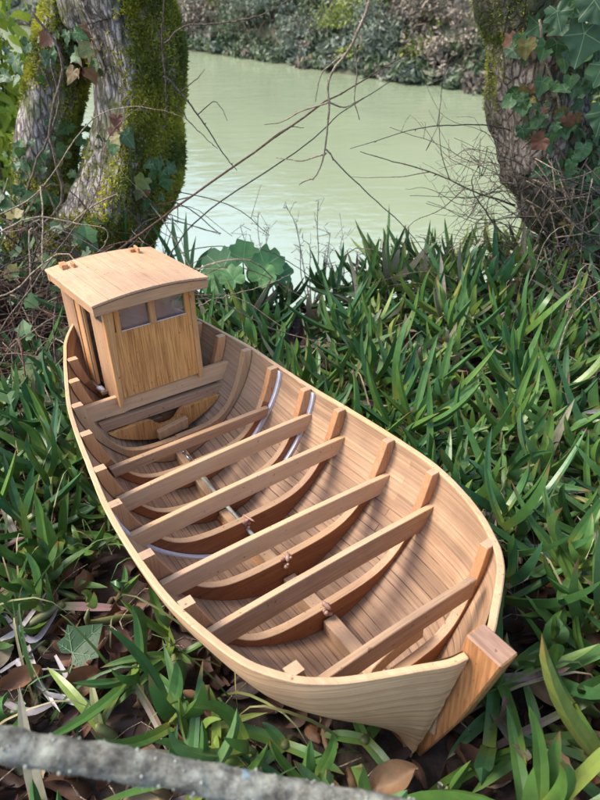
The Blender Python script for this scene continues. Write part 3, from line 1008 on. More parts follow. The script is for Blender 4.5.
# port wall: forward boards, window slot, door, aft boards
g = Geo()
x0, x1 = -.067, -.0635
g.hexa([(x0, YF + .004, .166), (x1, YF + .004, .166), (x1, .196, .1625), (x0, .196, .1625), (x0, YF + .004, .286), (x1, YF + .004, .286), (x1, .196, .286), (x0, .196, .286)])
g.box(x0, x1, .1765, .196, .286, .3215)
g.box(x0, x1, YF + .004, .1765, .3035, .3215)
cpart('port_wall', g, 'side', 0.0004, 'forward boards of the port side')
g = Geo()
g.box(x0, x1, .2720, .318, .168, .3215)
g.box(x0, x1, .2360, .2720, .168, .2530)
g.box(x0, x1, .2360, .2720, .2980, .3215)
cpart('port_wall', g, 'side', 0.0004, 'aft boards of the port side with a narrow window')
cpart('window_pane', Geo().box(x1 + .0003, x1 + .0012, .2340, .2740, .2510, .3000), 'pane', 0)
cpart('window_pane', Geo().box(x1 + .0003, x1 + .0012, YF + .004, .1785, .284, .3055), 'pane', 0)
g = Geo().box(-.0735, -.0690, .2060, .2420, .1745, .3065)
d_ = cpart('sliding_door', g, 'post', 0.0008)
g = Geo().box(-.0752, -.0737, .2080, .2130, .1800, .3040); g.box(-.0752, -.0737, .2350, .2400, .1800, .3040)
cpart('door_batten', g, 'side', 0.0004)
g = Geo().box(-.0760, -.0675, .186, .345, .1660, .1715); cpart('door_rail', g, 'beam_grey', 0.0006)
g = Geo().box(-.0745, -.0675, .200, .300, .3070, .3110); cpart('door_rail', g, 'side', 0.0006)
g = Geo().tube([(-.0765, .200, .1735), (-.0740, .195, .1735), (-.0715, .188, .1720)], [.0028, .0040, .0022], 8); cpart('rail_stop', g, 'white', 0, smooth=True)
# starboard wall with its window, and an open back
g = Geo()
g.box(.0635, .067, YF + .004, .318, .168, .255)
g.box(.0635, .067, YF + .004, .175, .255, .3215)
g.box(.0635, .067, .270, .318, .255, .3215)
g.box(.0635, .067, .175, .270, .305, .3215)
cpart('starboard_wall', g, 'side', 0.0004)
g = Geo()
g.box(-.0635, -.030, .314, .318, .168, .3215); g.box(.012, .0635, .314, .318, .168, .3215); g.box(-.030, .012, .314, .318, .290, .3215)
cpart('back_wall', g, 'side', 0.0004)
# cabin sole
cpart('cabin_sole', Geo().box(-.0630, .0630, .150, .313, .1690, .1725), 'keelson', 0.0004)

# roof: cambered planks with open seams
nb = 7
xe = np.linspace(-.0845, .0845, nb + 1)
g = Geo()
for k in range(nb):
    a, b = xe[k] + .00035, xe[k + 1] - .00035
    m_ = 4; xx_ = np.linspace(a, b, m_)
    f_ = .1245 + 0.0004 * noise.noise((k, 0, 5)); bk = .3135 + 0.0007 * noise.noise((k, 2, 5))
    top = .0002 * noise.noise((k * 3.1, 4, 5))
    rows = []
    for yy in (f_, bk):
        for up in (0.0, 0.0032 + top):
            rows.append(np.stack([xx_, np.full(m_, yy), [zroof(x, up) for x in xx_]], 1))
    v = np.concatenate(rows)
    q = []
    for c in range(m_ - 1):
        q += [(c, c + 1, m_ + c + 1, m_ + c), (2 * m_ + c, 3 * m_ + c, 3 * m_ + c + 1, 2 * m_ + c + 1),
              (m_ + c, m_ + c + 1, 3 * m_ + c + 1, 3 * m_ + c), (c, 2 * m_ + c, 2 * m_ + c + 1, c + 1)]
    q += [(0, m_, 3 * m_, 2 * m_), (m_ - 1, 3 * m_ - 1, 4 * m_ - 1, 2 * m_ - 1)]
    g.add(v, q)
cpart('roof', g, 'roof', 0.0003)
# thin inner roof sheet so the seams stay dark
g = Geo(); n = 20; xx_ = np.linspace(-.0830, .0830, n)
v = np.concatenate([np.stack([xx_, np.full(n, yy), [zroof(x, up) for x in xx_]], 1) for yy in (.128, .311) for up in (-.0016, -.0002)])
q = []
for k in range(n - 1):
    q += [(k, k + 1, n + k + 1, n + k), (2 * n + k, 3 * n + k, 3 * n + k + 1, 2 * n + k + 1), (n + k, n + k + 1, 3 * n + k + 1, 3 * n + k), (k, 2 * n + k, 2 * n + k + 1, k + 1)]
g.add(v, q); cpart('ceiling', g, 'side', 0)
for (ya, yb) in ((.1265, .1365), (.301, .3115)):
    g = Geo(); n = 20; xx_ = np.linspace(-.0828, .0828, n)
    v = np.concatenate([np.stack([xx_, np.full(n, yy), zz], 1) for yy in (ya, yb) for zz in
                        (np.full(n, .3090) + 0.002 * (1 - (xx_ / .083) ** 2), np.array([zroof(x, -.0018) for x in xx_]))])
    q = []
    for k in range(n - 1):
        q += [(k, k + 1, n + k + 1, n + k), (2 * n + k, 3 * n + k, 3 * n + k + 1, 2 * n + k + 1), (n + k, n + k + 1, 3 * n + k + 1, 3 * n + k), (k, 2 * n + k, 2 * n + k + 1, k + 1)]
    q += [(0, n, 3 * n, 2 * n), (n - 1, 3 * n - 1, 4 * n - 1, 2 * n - 1)]
    g.add(v, q); cpart('roof_fascia', g, 'fascia', 0.0006)
g = Geo().box(-.0825, -.0765, .137, .300, .3100, .3205); cpart('roof_batten', g, 'fascia', 0.0005)
g = Geo().box(.0765, .0825, .137, .300, .3100, .3205); cpart('roof_batten', g, 'fascia', 0.0005)


def cleat(cx, cy, w, l, h, lean=0.0):
    z = zroof(cx, .0030)
    g = Geo().hexa([(cx - w, cy - l, z), (cx + w, cy - l, z), (cx + w, cy + l, z), (cx - w, cy + l, z),
                    (cx - w, cy - l, z + h * .8), (cx + w, cy - l, z + h * .8), (cx + w, cy + l + lean, z + h), (cx - w, cy + l + lean, z + h)])
    cpart('roof_cleat', g, 'head', 0.0005)


cleat(-.0625, .290, .0045, .007, .0085)
cleat(-.0505, .284, .0018, .007, .0075)
cleat(.050, .286, .0016, .008, .0100)
cleat(.0435, .292, .0030, .004, .0060)


# =================================================================== PLANTS: shared leaf builder
BOAT_ST = SH


def in_boat(P, margin=0.002):
    """True for points that would be inside or through the hull or the wheelhouse"""
    B = to_boat(P)
    b = np.interp(B[:, 1], SH[:, 1], SH[:, 0], left=-1, right=-1)
    zt = np.interp(B[:, 1], SH[:, 1], SH[:, 2])
    zk, qe, bow, stn = form(B[:, 1])
    zk = zk - .006
    s = np.clip((B[:, 2] - zk) / (zt - zk), 0, 1)
    half = b * girth(s, qe) + margin
    hull = (b > 0) & (np.abs(B[:, 0]) < half) & (B[:, 2] > zk - 0.004)
    cab = (np.abs(B[:, 0]) < .09) & (B[:, 1] > .115) & (B[:, 1] < .325) & (B[:, 2] > .12)
    stem = (np.abs(B[:, 0]) < .014) & (B[:, 1] < -.37) & (B[:, 1] > -.475) & (B[:, 2] < .21) & (B[:, 2] > (-B[:, 1] - .40) * 2.6 - 0.02)
    return hull | cab | stem


def blocks_view(P, margin=0.003):
    """leaves that stand between the camera and the open boat (the photograph shows none)"""
    P = np.atleast_2d(P)
    B = to_boat(P); C0 = to_boat(CAM)[0]
    d = B - C0
    out = np.zeros(len(P), bool)
    for zc in (.17, .185):
        tt = (zc - C0[2]) / np.minimum(d[:, 2], -1e-3)
        Q = C0 + d * tt[:, None]
        b = np.interp(Q[:, 1], SH[:, 1], SH[:, 0], left=-1, right=-1)
        out |= (tt > 1.0) & (b > 0) & (np.abs(Q[:, 0]) < b + margin)
    return out


NR = 8
TT = np.linspace(0, 1, NR)
WPROF = np.interp(TT, [0, .08, .35, .6, .82, .94, 1], [.90, .88, 1.0, .86, .56, .27, .0])


def leaves(P0, P1, PC, W, up, depth=0.92, wprof=WPROF):
    """batch of fleshy three-angled leaves; returns verts (N,NR,4,2,3) laid out as strips"""
    P0, P1, PC = (np.asarray(a, float) for a in (P0, P1, PC))
    t_ = TT[None, :, None]
    C = (1 - t_) ** 2 * P0[:, None] + 2 * t_ * (1 - t_) * PC[:, None] + t_ ** 2 * P1[:, None]
    Tg = 2 * (1 - t_) * (PC - P0)[:, None] + 2 * t_ * (P1 - PC)[:, None]
    Tg /= np.linalg.norm(Tg, axis=2, keepdims=True) + 1e-9
    U = np.broadcast_to(np.asarray(up, float)[:, None], C.shape)
    S = np.cross(Tg, U); S /= np.linalg.norm(S, axis=2, keepdims=True) + 1e-9
    Nn = np.cross(S, Tg)
    w = (np.asarray(W)[:, None] * wprof[None])[..., None] / 2
    Lf = C - S * w; Rt = C + S * w
    Tm = C - Nn * w * 0.22
    Kl = C - Nn * w * 2 * depth
    return Lf, Tm, Rt, Kl


def leaves_to_geo(g, LTRK, rnd, red, mat=0):
    Lf, Tm, Rt, Kl = LTRK
    n, r = Lf.shape[:2]
    for a, b in ((Lf, Tm), (Tm, Rt), (Rt, Kl), (Kl, Lf)):
        v = np.stack([a, b], 2)               # n, r, 2, 3
        base = (np.arange(n) * r * 2)[:, None]
        k = np.arange(r - 1)[None]
        q = np.stack([base + k * 2, base + k * 2 + 1, base + k * 2 + 3, base + k * 2 + 2], -1).reshape(-1, 4)
        col = np.zeros((n, r, 2, 3)); col[..., 0] = rnd[:, None, None]; col[..., 1] = TT[None, :r, None]; col[..., 2] = red[:, None, None]
        g.add(v.reshape(-1, 3), q, mat, col.reshape(-1, 3))


def shoot_leaves(base, axis, rng, npair, L0, W0, out, rn=0.5):
    """decussate pairs up a short stem; appends tuples to out"""
    axis = axis / np.linalg.norm(axis)
    a = np.cross(axis, [0.3, 0.1, 1.0] if abs(axis[2]) < .95 else [1.0, 0, 0]); a /= np.linalg.norm(a)
    b = np.cross(axis, a)
    rot = rng.uniform(0, math.pi)
    sp = rng.uniform(.012, .020)
    for k in range(npair):
        f = k / max(1, npair - 1)
        el = (1 - f) * rng.uniform(0.85, 1.25) + f * rng.uniform(0.12, 0.35)       # angle away from the axis
        c = base + axis * sp * k
        L = L0 * (0.75 + 0.5 * (1 - abs(f - 0.35))) * rng.uniform(.85, 1.12) * (0.62 if k == npair - 1 else 1)
        for s in (0, math.pi):
            ph = rot + k * math.pi / 2 + s + rng.normal() * .18
            rad = a * math.cos(ph) + b * math.sin(ph)
            e = el + rng.normal() * .12
            d = axis * math.cos(e) + rad * math.sin(e)
            mid = c + (axis * math.cos(e + .28) + rad * math.sin(e + .28)) * L * .5
            tip = c + d * L + np.array([0, 0, -0.006 * rng.random()])
            out.append((c, tip, mid, W0 * rng.uniform(.78, 1.15), axis * 1.0 - rad * 0.4, np.clip(rn + rng.normal() * .13, 0, 1)))


# ------------------------------------------------------------------ ice plant carpet (uncountable ground cover)
def carpet_density(x, y):
    d = 1.0
    # the near left corner is mostly litter
    if x < -0.12 and y < 0.62:
        d *= 0.38
    if x < -0.02 and y < 0.44:
        d *= 0.5
    if x < -0.34 and y > 0.92:
        d *= 0.12
    if x > 0.62 and y > 1.18:
        d *= 0.35
    return d


rng = np.random.default_rng(11)
out, stems, reds = [], [], []
tries = 0
placed = 0
cells = set()
while placed < 470 and tries < 60000:
    tries += 1
    y = rng.uniform(.18, 1.60); x = rng.uniform(-.42 - .35 * y, .40 + .42 * y)
    if rng.random() > carpet_density(x, y): continue
    if y > edgeY(x) + .12: continue
    key = (int(x / .054), int(y / .054))
    if key in cells: continue
    z = gnd(x, y)
    p = np.array([x, y, z])
    bf = to_boat(p)[0]
    hb = np.interp(bf[1], SH[:, 1], SH[:, 0], left=-1, right=-1)
    if abs(bf[0]) < hb - .025: continue
    cells.add(key)
    h = rng.uniform(.0, .045) + (.02 if y > 1.1 else 0) + (0.02 if x > .1 else 0)
    tilt = abs(rng.normal()) * .45
    ta = rng.uniform(0, 2 * math.pi)
    # shoots near the edge lean out to the light over the river
    axis = np.array([math.sin(tilt) * math.cos(ta), math.sin(tilt) * math.sin(ta) - .05, math.cos(tilt)])
    base = p + np.array([0, 0, h])
    big = rng.uniform(.8, 1.2)
    if bf[1] > .2 and bf[0] > 0 and bf[0] < .45: big *= 0.95
    small = rng.random() < .3
    wide = rng.random() < .3
    shoot_leaves(base, axis, rng, int(rng.integers(2, 6)), (.062 if small else .118) * big, (.0100 if small else (.0142 if wide else .0120)) * rng.uniform(.85, 1.15), out, rng.beta(1.4, 1.7))
    b0 = p + np.array([rng.normal() * .05, rng.normal() * .05, -.004])
    stems.append((b0, (b0 + base) / 2 + np.array([0, 0, .006]), base, base + axis * .03))
    placed += 1
P0 = np.array([o_[0] for o_ in out]); P1 = np.array([o_[1] for o_ in out]); PC = np.array([o_[2] for o_ in out])
Wd = np.array([o_[3] for o_ in out]); UP = np.array([o_[4] for o_ in out])
ok = np.ones(len(P0), bool)
KEEP = [(425, 728, 30), (395, 720, 22), (85, 640, 34), (40, 670, 26), (60, 695, 24)]      # litter and the ivy leaf lie open here
for f in (0, .2, .4, .6, .8, 1.0):
    Q = (1 - f) ** 2 * P0 + 2 * f * (1 - f) * PC + f * f * P1
    ok &= ~in_boat(Q, .007) & ~blocks_view(Q)
    rl = Q - CAM; dq = rl @ _f; qx = 300 + FPX * (rl @ _r) / dq; qy = 400 - FPX * (rl @ _u) / dq
    for kx, ky, kr in KEEP:
        ok &= ~((qx - kx) ** 2 + (qy - ky) ** 2 < kr * kr)
    ok &= ~((qx > 150) & (qx < 300) & (qy < 262))
P0, P1, PC, Wd, UP = P0[ok], P1[ok], PC[ok], Wd[ok], UP[ok]
g = Geo()
n = len(P0)
RN = np.array([o_[5] for o_ in out])[ok]
off = rng.normal(size=P0.shape) * np.array([.006, .006, .004])
dead = rng.random(n) < .07
L5 = leaves(P0, P1 + off, PC - off * .8, Wd, UP)
leaves_to_geo(g, [a[~dead] for a in L5], RN[~dead], ((rng.random(n) < .45) * rng.random(n))[~dead])
leaves_to_geo(g, [a[dead] for a in leaves(P0, P1 * .75 + P0 * .25 - [0, 0, .03], PC - [0, 0, .012], Wd * .8, UP, depth=.3)], rng.random(n)[dead], np.zeros(n)[dead], 2)
for a in stems:
    P = catmull(np.array(a), 7)
    if in_boat(P, .004).any() or blocks_view(P).any(): continue
    g.tube(P, [.0040, .0042, .0045, .0045, .0040, .0032, .0014], 6, 1, col=(rng.random(), .5, 0))
tag(g.build('ice_plant_carpet', ['iceplant', 'stemgreen', 'icered'], smooth=True), 'dense carpet of fleshy green ice plants covering the bank around the boat', 'ice plants', kind='stuff')

# ------------------------------------------------------------------ leaf litter, dried grey leaves, fine straw
rng = np.random.default_rng(5)


def curled_leaf(g, p, L, W, yaw, pitch, roll, curl, rnd, mat=0, nl=6, nw=4):
    u = np.linspace(0, 1, nl); v = np.linspace(-1, 1, nw)
    prof = np.sin(np.clip(u * .94 + .03, 0, 1) * math.pi) ** .75
    U, Vv = np.meshgrid(u, v, indexing='ij')
    x = (U - .5) * L; y = Vv * W / 2 * prof[:, None]
    z = curl * W * (Vv ** 2) * .55 + curl * L * .25 * (U - .5) ** 2 + rng.normal(size=U.shape) * W * .05
    P = np.stack([x, y, z], -1).reshape(-1, 3)
    M = np.array(Matrix.Rotation(yaw, 3, 'Z') @ Matrix.Rotation(pitch, 3, 'Y') @ Matrix.Rotation(roll, 3, 'X'))
    P = P @ M.T + p
    i, j = np.meshgrid(np.arange(nl - 1), np.arange(nw - 1), indexing='ij'); i = i.ravel(); j = j.ravel()
    q = np.stack([i * nw + j, (i + 1) * nw + j, (i + 1) * nw + j + 1, i * nw + j + 1], 1)
    g.add(P, q, mat, col=np.array([rnd, .5, 0]))
    return P


g = Geo()
for k in range(3600):
    y = rng.uniform(.12, 1.62); x = rng.uniform(-.40 - .36 * y, .38 + .44 * y)
    if y > edgeY(x) + .1: continue
    lit = (x < -.05 and y < .7)
    if not lit and rng.random() < .35: continue
    p = np.array([x, y, gnd(x, y) + rng.uniform(.002, .022)])
    if in_boat(p[None], .02)[0]: continue
    curled_leaf(g, p, rng.uniform(.015, .046), rng.uniform(.006, .022), rng.uniform(0, 6.3), rng.normal() * .35, rng.normal() * .5, rng.uniform(-1.6, 2.2), rng.random() ** 2.2)
tag(g.build('leaf_litter', 'deadleaf', smooth=True), 'brown fallen leaves littering the dark soil under the plants', 'leaf litter', kind='stuff')

g = Geo()
for k in range(520):
    y = rng.uniform(.12, 1.5); x = rng.uniform(-.40 - .36 * y, .38 + .40 * y)
    if x > 0 and rng.random() < .5: continue
    p = np.array([x, y, gnd(x, y) + rng.uniform(.004, .03)])
    a = rng.uniform(0, 6.3); L = rng.uniform(.04, .14)
    d = np.array([math.cos(a), math.sin(a), rng.normal() * .15])
    side = np.array([-d[1], d[0], 0])
    P = catmull([p - d * L / 2, p - d * L / 6 + side * rng.normal() * .012 + [0, 0, .008 * rng.random()], p + d * L / 5 + side * rng.normal() * .012, p + d * L / 2], 7)
    if in_boat(P, .004).any() or blocks_view(P).any(): continue
    g.tube(P, rng.uniform(.0004, .0010), 4, 0)
tag(g.build('dry_straw', 'twigpale', smooth=True), 'thin pale straw and fibres scattered over the soil', 'straw', kind='stuff')


def ribbon(g, P, w, up, rnd, twist=0.0, mat=0, fold=0.25):
    P = np.asarray(P); n = len(P)
    tg = np.gradient(P, axis=0); tg /= np.linalg.norm(tg, axis=1)[:, None]
    s = np.cross(tg, up); s /= np.linalg.norm(s, axis=1)[:, None] + 1e-9
    nn = np.cross(s, tg)
    w = np.broadcast_to(w, (n,))[:, None] / 2
    an = np.linspace(0, twist, n)[:, None]
    s2 = s * np.cos(an) + nn * np.sin(an); n2 = -s * np.sin(an) + nn * np.cos(an)
    v = np.stack([P - s2 * w, P - n2 * w * fold, P + s2 * w], 1).reshape(-1, 3)
    q = []
    for k in range(n - 1):
        q += [(k * 3, k * 3 + 1, k * 3 + 4, k * 3 + 3), (k * 3 + 1, k * 3 + 2, k * 3 + 5, k * 3 + 4)]
    col = np.zeros((n * 3, 3)); col[:, 0] = rnd; col[:, 1] = np.repeat(np.linspace(0, 1, n), 3)
    g.add(v, np.array(q), mat, col)


# thin grass between the ice plants
rng = np.random.default_rng(23)
g = Geo()
for k in range(150):
    y = rng.uniform(.3, 1.4); x = rng.uniform(-.40 - .3 * y, .38 + .40 * y)
    p = np.array([x, y, gnd(x, y)])
    for _ in range(int(rng.integers(3, 8))):
        a = rng.uniform(0, 6.3); L = rng.uniform(.06, .17); le = rng.uniform(.2, .9)
        d = np.array([math.cos(a) * le, math.sin(a) * le, 1.0]); d /= np.linalg.norm(d)
        q0 = p + rng.normal(size=3) * [.008, .008, 0]
        P = catmull([q0, q0 + d * L * .5, q0 + d * L * .9 + np.array([math.cos(a), math.sin(a), -.6]) * L * .25 * le, q0 + d * L + np.array([math.cos(a), math.sin(a), -1.3]) * L * .45 * le], 9)
        if in_boat(P, .005).any() or blocks_view(P).any(): continue
        ribbon(g, P, rng.uniform(.0016, .0036) * np.interp(np.linspace(0, 1, 9), [0, .4, 1], [.8, 1, .08]), np.array([rng.normal() * .3, -.4, .6]), rng.random() ** .8, twist=rng.normal() * .6)
tag(g.build('grass', 'grass', smooth=True), 'thin green and straw-coloured grass blades growing between the ice plants', 'grass', kind='stuff')

# ------------------------------------------------------------------ single ice plant shoots that stand out
def ground_px(px, py, lift=0.0):
    """where the sight line through a pixel of the photograph meets the sloping bank, lifted a little"""
    P = CAM.copy(); d = ray(px, py)
    t0 = 0.3
    for _ in range(400):
        P = CAM + d * t0
        if P[2] <= gnd(P[0], P[1]) + lift: break
        t0 += .005
    return P


def named_shoot(label, node, tips, stem=None, w=.0115, lift=.035, rndv=.45, mat='iceplant', bend=.22, tiplift=.05, group='ice plant shoots standing out of the carpet'):
    nd = ground_px(*node, lift)
    root = empty('ice_plant', tuple(nd), label, 'ice plant', group)
    rg = np.random.default_rng(int(node[0] * 7 + node[1]))
    st = nd.copy() if stem is None else ground_px(*stem, .012)
    if stem is None: st = nd + np.array([rg.normal() * .02, .02, -lift])
    ax = nd - st; ax /= np.linalg.norm(ax) + 1e-9
    g = Geo().tube(catmull([st - nd, (st - nd) * .5 + np.array([0, 0, .006]), np.zeros(3), ax * .006], 8), [.0046, .0048, .0050, .0052, .0052, .0045, .0036, .0016], 8, 0, col=(.3, .5, 0))
    g.build('stem', 'stemgreen', root, smooth=True)
    for tpx in tips:
        tl = tpx[2] if len(tpx) > 2 else tiplift
        tip = ground_px(tpx[0], tpx[1], tl)
        c = nd
        L = np.linalg.norm(tip - c)
        mid = (c + tip) / 2 + np.array([0, 0, 1.0]) * L * bend * rg.uniform(.5, 1.1)
        # camera-facing upper side a little, like leaves reaching for light
        up = np.array([rg.normal() * .2, -.35, 1.0])
        ww = (tpx[3] if len(tpx) > 3 else w) * rg.uniform(.95, 1.05)
        gg = Geo()
        leaves_to_geo(gg, leaves([np.zeros(3)], [tip - c], [mid - c], [ww], [up]), np.array([np.clip(rndv + rg.normal() * .12, 0, 1)]), np.array([rg.random() * .6]))
        gg.build('leaf', mat, root, smooth=True)
    return root


named_shoot('y-shaped ice plant shoot beside the port bow with bright narrow leaves', (175, 655), [(155, 598, .075, .010), (112, 710, .03, .010), (100, 668, .06, .009), (192, 664, .05, .008)], stem=(172, 748), rndv=.62)
named_shoot('small ice plant with a reddish grey leaf near the lichen branch', (100, 728), [(47, 667, .06, .0115), (91, 680, .065, .0085), (122, 690, .03, .008)], stem=(118, 742), rndv=.85)
named_shoot('ice plant beside the starboard bow with a long blue-green leaf', (500, 517), [(454, 450, .085, .0125), (575, 522, .045, .012), (480, 470, .04, .009), (540, 560, .03, .010)], rndv=.08)
named_shoot('ice plant right of the bow with upright pale leaf', (540, 525), [(580, 476, .08, .011), (505, 455, .06, .0105), (572, 447, .07, .011), (600, 560, .03, .011)], rndv=.3)
named_shoot('ice plant at the right edge level with the bow, leaves spread wide', (577, 577), [(551, 536, .06, .0125), (612, 545, .06, .012), (583, 640, .03, .012), (523, 542, .05, .011)], rndv=.5)
named_shoot('ice plant with arching leaves lying under the stem post', (497, 710), [(446, 760, .012, .0125), (528, 742, .03, .013), (462, 690, .02, .011)], rndv=.35, stem=(470, 735))
named_shoot('trailing ice plant stem with paired leaves at the lower right', (540, 742), [(606, 741, .035, .0125), (522, 676, .05, .0115), (507, 742, .04, .0115), (470, 795, .03, .0125)], stem=(605, 792), rndv=.6)
named_shoot('ice plant right of the stem post with long horizontal leaves', (515, 665), [(604, 655, .03, .012), (570, 632, .045, .0115), (545, 672, .06, .010), (604, 716, .03, .011)], rndv=.2)
named_shoot('ice plant left of the hull with a pale dusty leaf', (20, 548), [(70, 489, .075, .011), (0, 500, .06, .011), (45, 580, .03, .010)], rndv=.97)
named_shoot('ice plant left of the hull with broad arching dark leaves', (60, 485), [(-4, 433, .07, .014), (92, 478, .03, .011), (30, 410, .09, .013), (70, 430, .08, .012)], rndv=.4)
named_shoot('ice plant touching the port side amidships with a red-tipped leaf', (40, 588), [(94, 545, .055, .0125), (10, 620, .03, .011), (28, 540, .05, .011)], rndv=.72)
named_shoot('tall ice plant left of the wheelhouse front', (80, 455), [(8, 383, .085, .013), (52, 400, .1, .012), (36, 440, .06, .0115), (62, 500, .03, .011)], rndv=.3)
named_shoot('purple-brown trailing ice plant leaf left of the port bow', (60, 606), [(131, 609, .02, .0115), (8, 640, .02, .012)], mat='icered', rndv=.5, bend=.05, stem=(0, 650))
named_shoot('leggy ice plant below the port bow with one olive leaf', (285, 745), [(205, 722, .05, .0125), (262, 722, .05, .010), (345, 775, .03, .0115), (250, 775, .02, .011)], rndv=.3)
named_shoot('ice plant between the port bow and the lichen branch', (365, 740), [(410, 800, .02, .0125), (320, 735, .03, .0115), (388, 715, .02, .011), (352, 715, .03, .010)], rndv=.5)
named_shoot('tall shoot with bright new leaves near the right tree', (415, 300), [(430, 262, .11, .015), (400, 275, .1, .014), (450, 280, .09, .014), (392, 318, .05, .013), (445, 312, .05, .013)], rndv=.75, w=.014, lift=.05)


# ------------------------------------------------------------------ broad leaves, ivy
IVY = np.array([(0, -.02), (.20, -.18), (.46, -.10), (.43, .13), (.60, .36), (.40, .46), (.25, .66), (.0, .95), (-.25, .66), (-.40, .46), (-.60, .36), (-.43, .13), (-.46, -.10), (-.20, -.18)])


HEART = np.array([(0, -.02), (.16, -.14), (.38, -.12), (.48, .04), (.50, .22), (.40, .42), (.24, .66), (.0, .92), (-.24, .66), (-.40, .42), (-.50, .22), (-.48, .04), (-.38, -.12), (-.16, -.14)])


def ivy_leaf(g, p, size, nrm, tipdir, rnd, mat=0, shape=IVY, fold=.18):
    nrm = np.asarray(nrm, float); nrm = nrm / np.linalg.norm(nrm)
    t_ = np.asarray(tipdir, float); t_ = t_ - nrm * (t_ @ nrm); t_ /= np.linalg.norm(t_) + 1e-9
    s_ = np.cross(t_, nrm)
    v = [p + nrm * 0.0 + t_ * .22 * size * 1.0]
    for (a, b) in shape:
        v.append(p + size * (a * s_ + b * t_ + nrm * (fold * abs(a) - .10 * b * b)))
    n = len(shape)
    f = [(0, 1 + k, 1 + (k + 1) % n) for k in range(n)]
    col = np.zeros((n + 1, 3)); col[:, 0] = rnd
    g.add(v, np.array(f), mat, col)


def lobed_leaf(g, p, size, nrm, tipdir, rnd, shape, mat=0, fold=.18, sub=4, wave=.035):
    """a large lobed leaf with rings of faces, soft folds along the main veins and a wavy rim"""
    nrm = np.asarray(nrm, float); nrm = nrm / np.linalg.norm(nrm)
    t_ = np.asarray(tipdir, float); t_ = t_ - nrm * (t_ @ nrm); t_ /= np.linalg.norm(t_) + 1e-9
    s_ = np.cross(t_, nrm)
    m_ = len(shape); n = m_ * sub
    cr = catmull(np.vstack([shape[-1:], shape, shape[:1], shape[1:2]]), (m_ + 2) * sub + 1)[sub:sub + n]
    sh = cr * .5 + .5 * np.array([shape[k // sub] * (1 - (k % sub) / sub) + shape[(k // sub + 1) % m_] * ((k % sub) / sub) for k in range(n)])
    c = np.array([0, .25]); sd = rnd * 50
    v = []
    fr_ = (1, .82, .6, .38, .16)
    for f in fr_:
        for k, (a, b) in enumerate(sh):
            a2, b2 = c + (np.array([a, b]) - c) * f
            an = math.atan2(b2 - c[1], a2)
            z = fold * (a2 * a2) * .8 - .12 * b2 * b2 + wave * f * f * math.sin(an * 7 + sd) + .05 * noise.noise((a2 * 3 + sd, b2 * 3, 0)) + .012 * abs(math.sin(an * 3.5)) * f
            v.append(p + size * (a2 * s_ + b2 * t_ + nrm * z))
    v.append(p + size * (c[1] * t_))
    q = []
    for r_ in range(len(fr_) - 1):
        for k in range(n):
            q.append((r_ * n + k, r_ * n + (k + 1) % n, (r_ + 1) * n + (k + 1) % n, (r_ + 1) * n + k))
    last = (len(fr_) - 1) * n
    col = np.zeros((len(v), 3)); col[:, 0] = rnd
    uvs = [c + (sh[k] - c) * f for f in fr_ for k in range(n)] + [c]
    g.add(v, q + [(last + k, last + (k + 1) % n, len(v) - 1) for k in range(n)], mat, col, np.array(uvs) - [0, .12])


# featured ivy leaf on the litter
pc = ground_px(85, 640, .062)
iv = empty('ivy_leaf', tuple(pc), 'single five-lobed green ivy leaf lying over the litter left of the bow', 'ivy leaf')
g = Geo()
up_ = np.array([.05, -.45, 1.0]); up_ /= np.linalg.norm(up_)
tipd = np.array([.55, .5, .35])
sz = .043
MANY = catmull(np.vstack([IVY, IVY[:1]]), 57)[:-1] * .55 + .45 * np.repeat(IVY, 4, 0)
t_ = tipd - up_ * (tipd @ up_); t_ /= np.linalg.norm(t_); s_ = np.cross(t_, up_)


def ivp(a, b, h=0.0):
    return sz * (a * s_ + (b - .4) * t_ + up_ * (.16 * abs(a) - .12 * b * b + h))


n = len(IVY) * 4
IV2 = np.array([IVY[k // 4] * (1 - (k % 4) / 4) + IVY[(k // 4 + 1) % len(IVY)] * ((k % 4) / 4) for k in range(n)])
rings = [np.array([ivp(a * f, b * f + .0 * (1 - f)) for a, b in IV2]) for f in (1, .66, .33)]
v = np.vstack([*rings, [ivp(0, 0)]])
q = []
for r_ in range(2):
    for k in range(n):
        q.append((r_ * n + k, r_ * n + (k + 1) % n, (r_ + 1) * n + (k + 1) % n, (r_ + 1) * n + k))
g.add(v, q + [(2 * n + k, 2 * n + (k + 1) % n, 3 * n) for k in range(n)], 0, col=np.array([.12, .5, 0]), uv=np.ones((3 * n + 1, 2)))
g.build('blade', 'ivy', iv, smooth=True)
g = Geo()
for (a, b) in ((0, .95), (.58, .36), (-.58, .36), (.42, -.08), (-.42, -.08)):
    P = np.array([ivp(a * f, b * f, .012) for f in np.linspace(0, .97, 8)])
    g.tube(P, np.linspace(.0006, .0002, 8), 4)
    for f in (.4, .65):
        for sg in (-1, 1):
            c0 = np.array([a * f, b * f]); dd = np.array([a, b]); pr = np.array([-b, a]) * sg
            c1 = c0 + dd * .16 + pr * .16
            g.tube([ivp(*c0, .012), ivp(*c1, .012)], [.0004, .0002], 4)
g.build('vein', 'vein', iv)
g = Geo().tube(catmull([ivp(0, 0), ivp(.3, -.4, -.1), ivp(.7, -.5, -.6)], 8), .0007, 5)
g.build('leaf_stalk', 'twigred', iv)

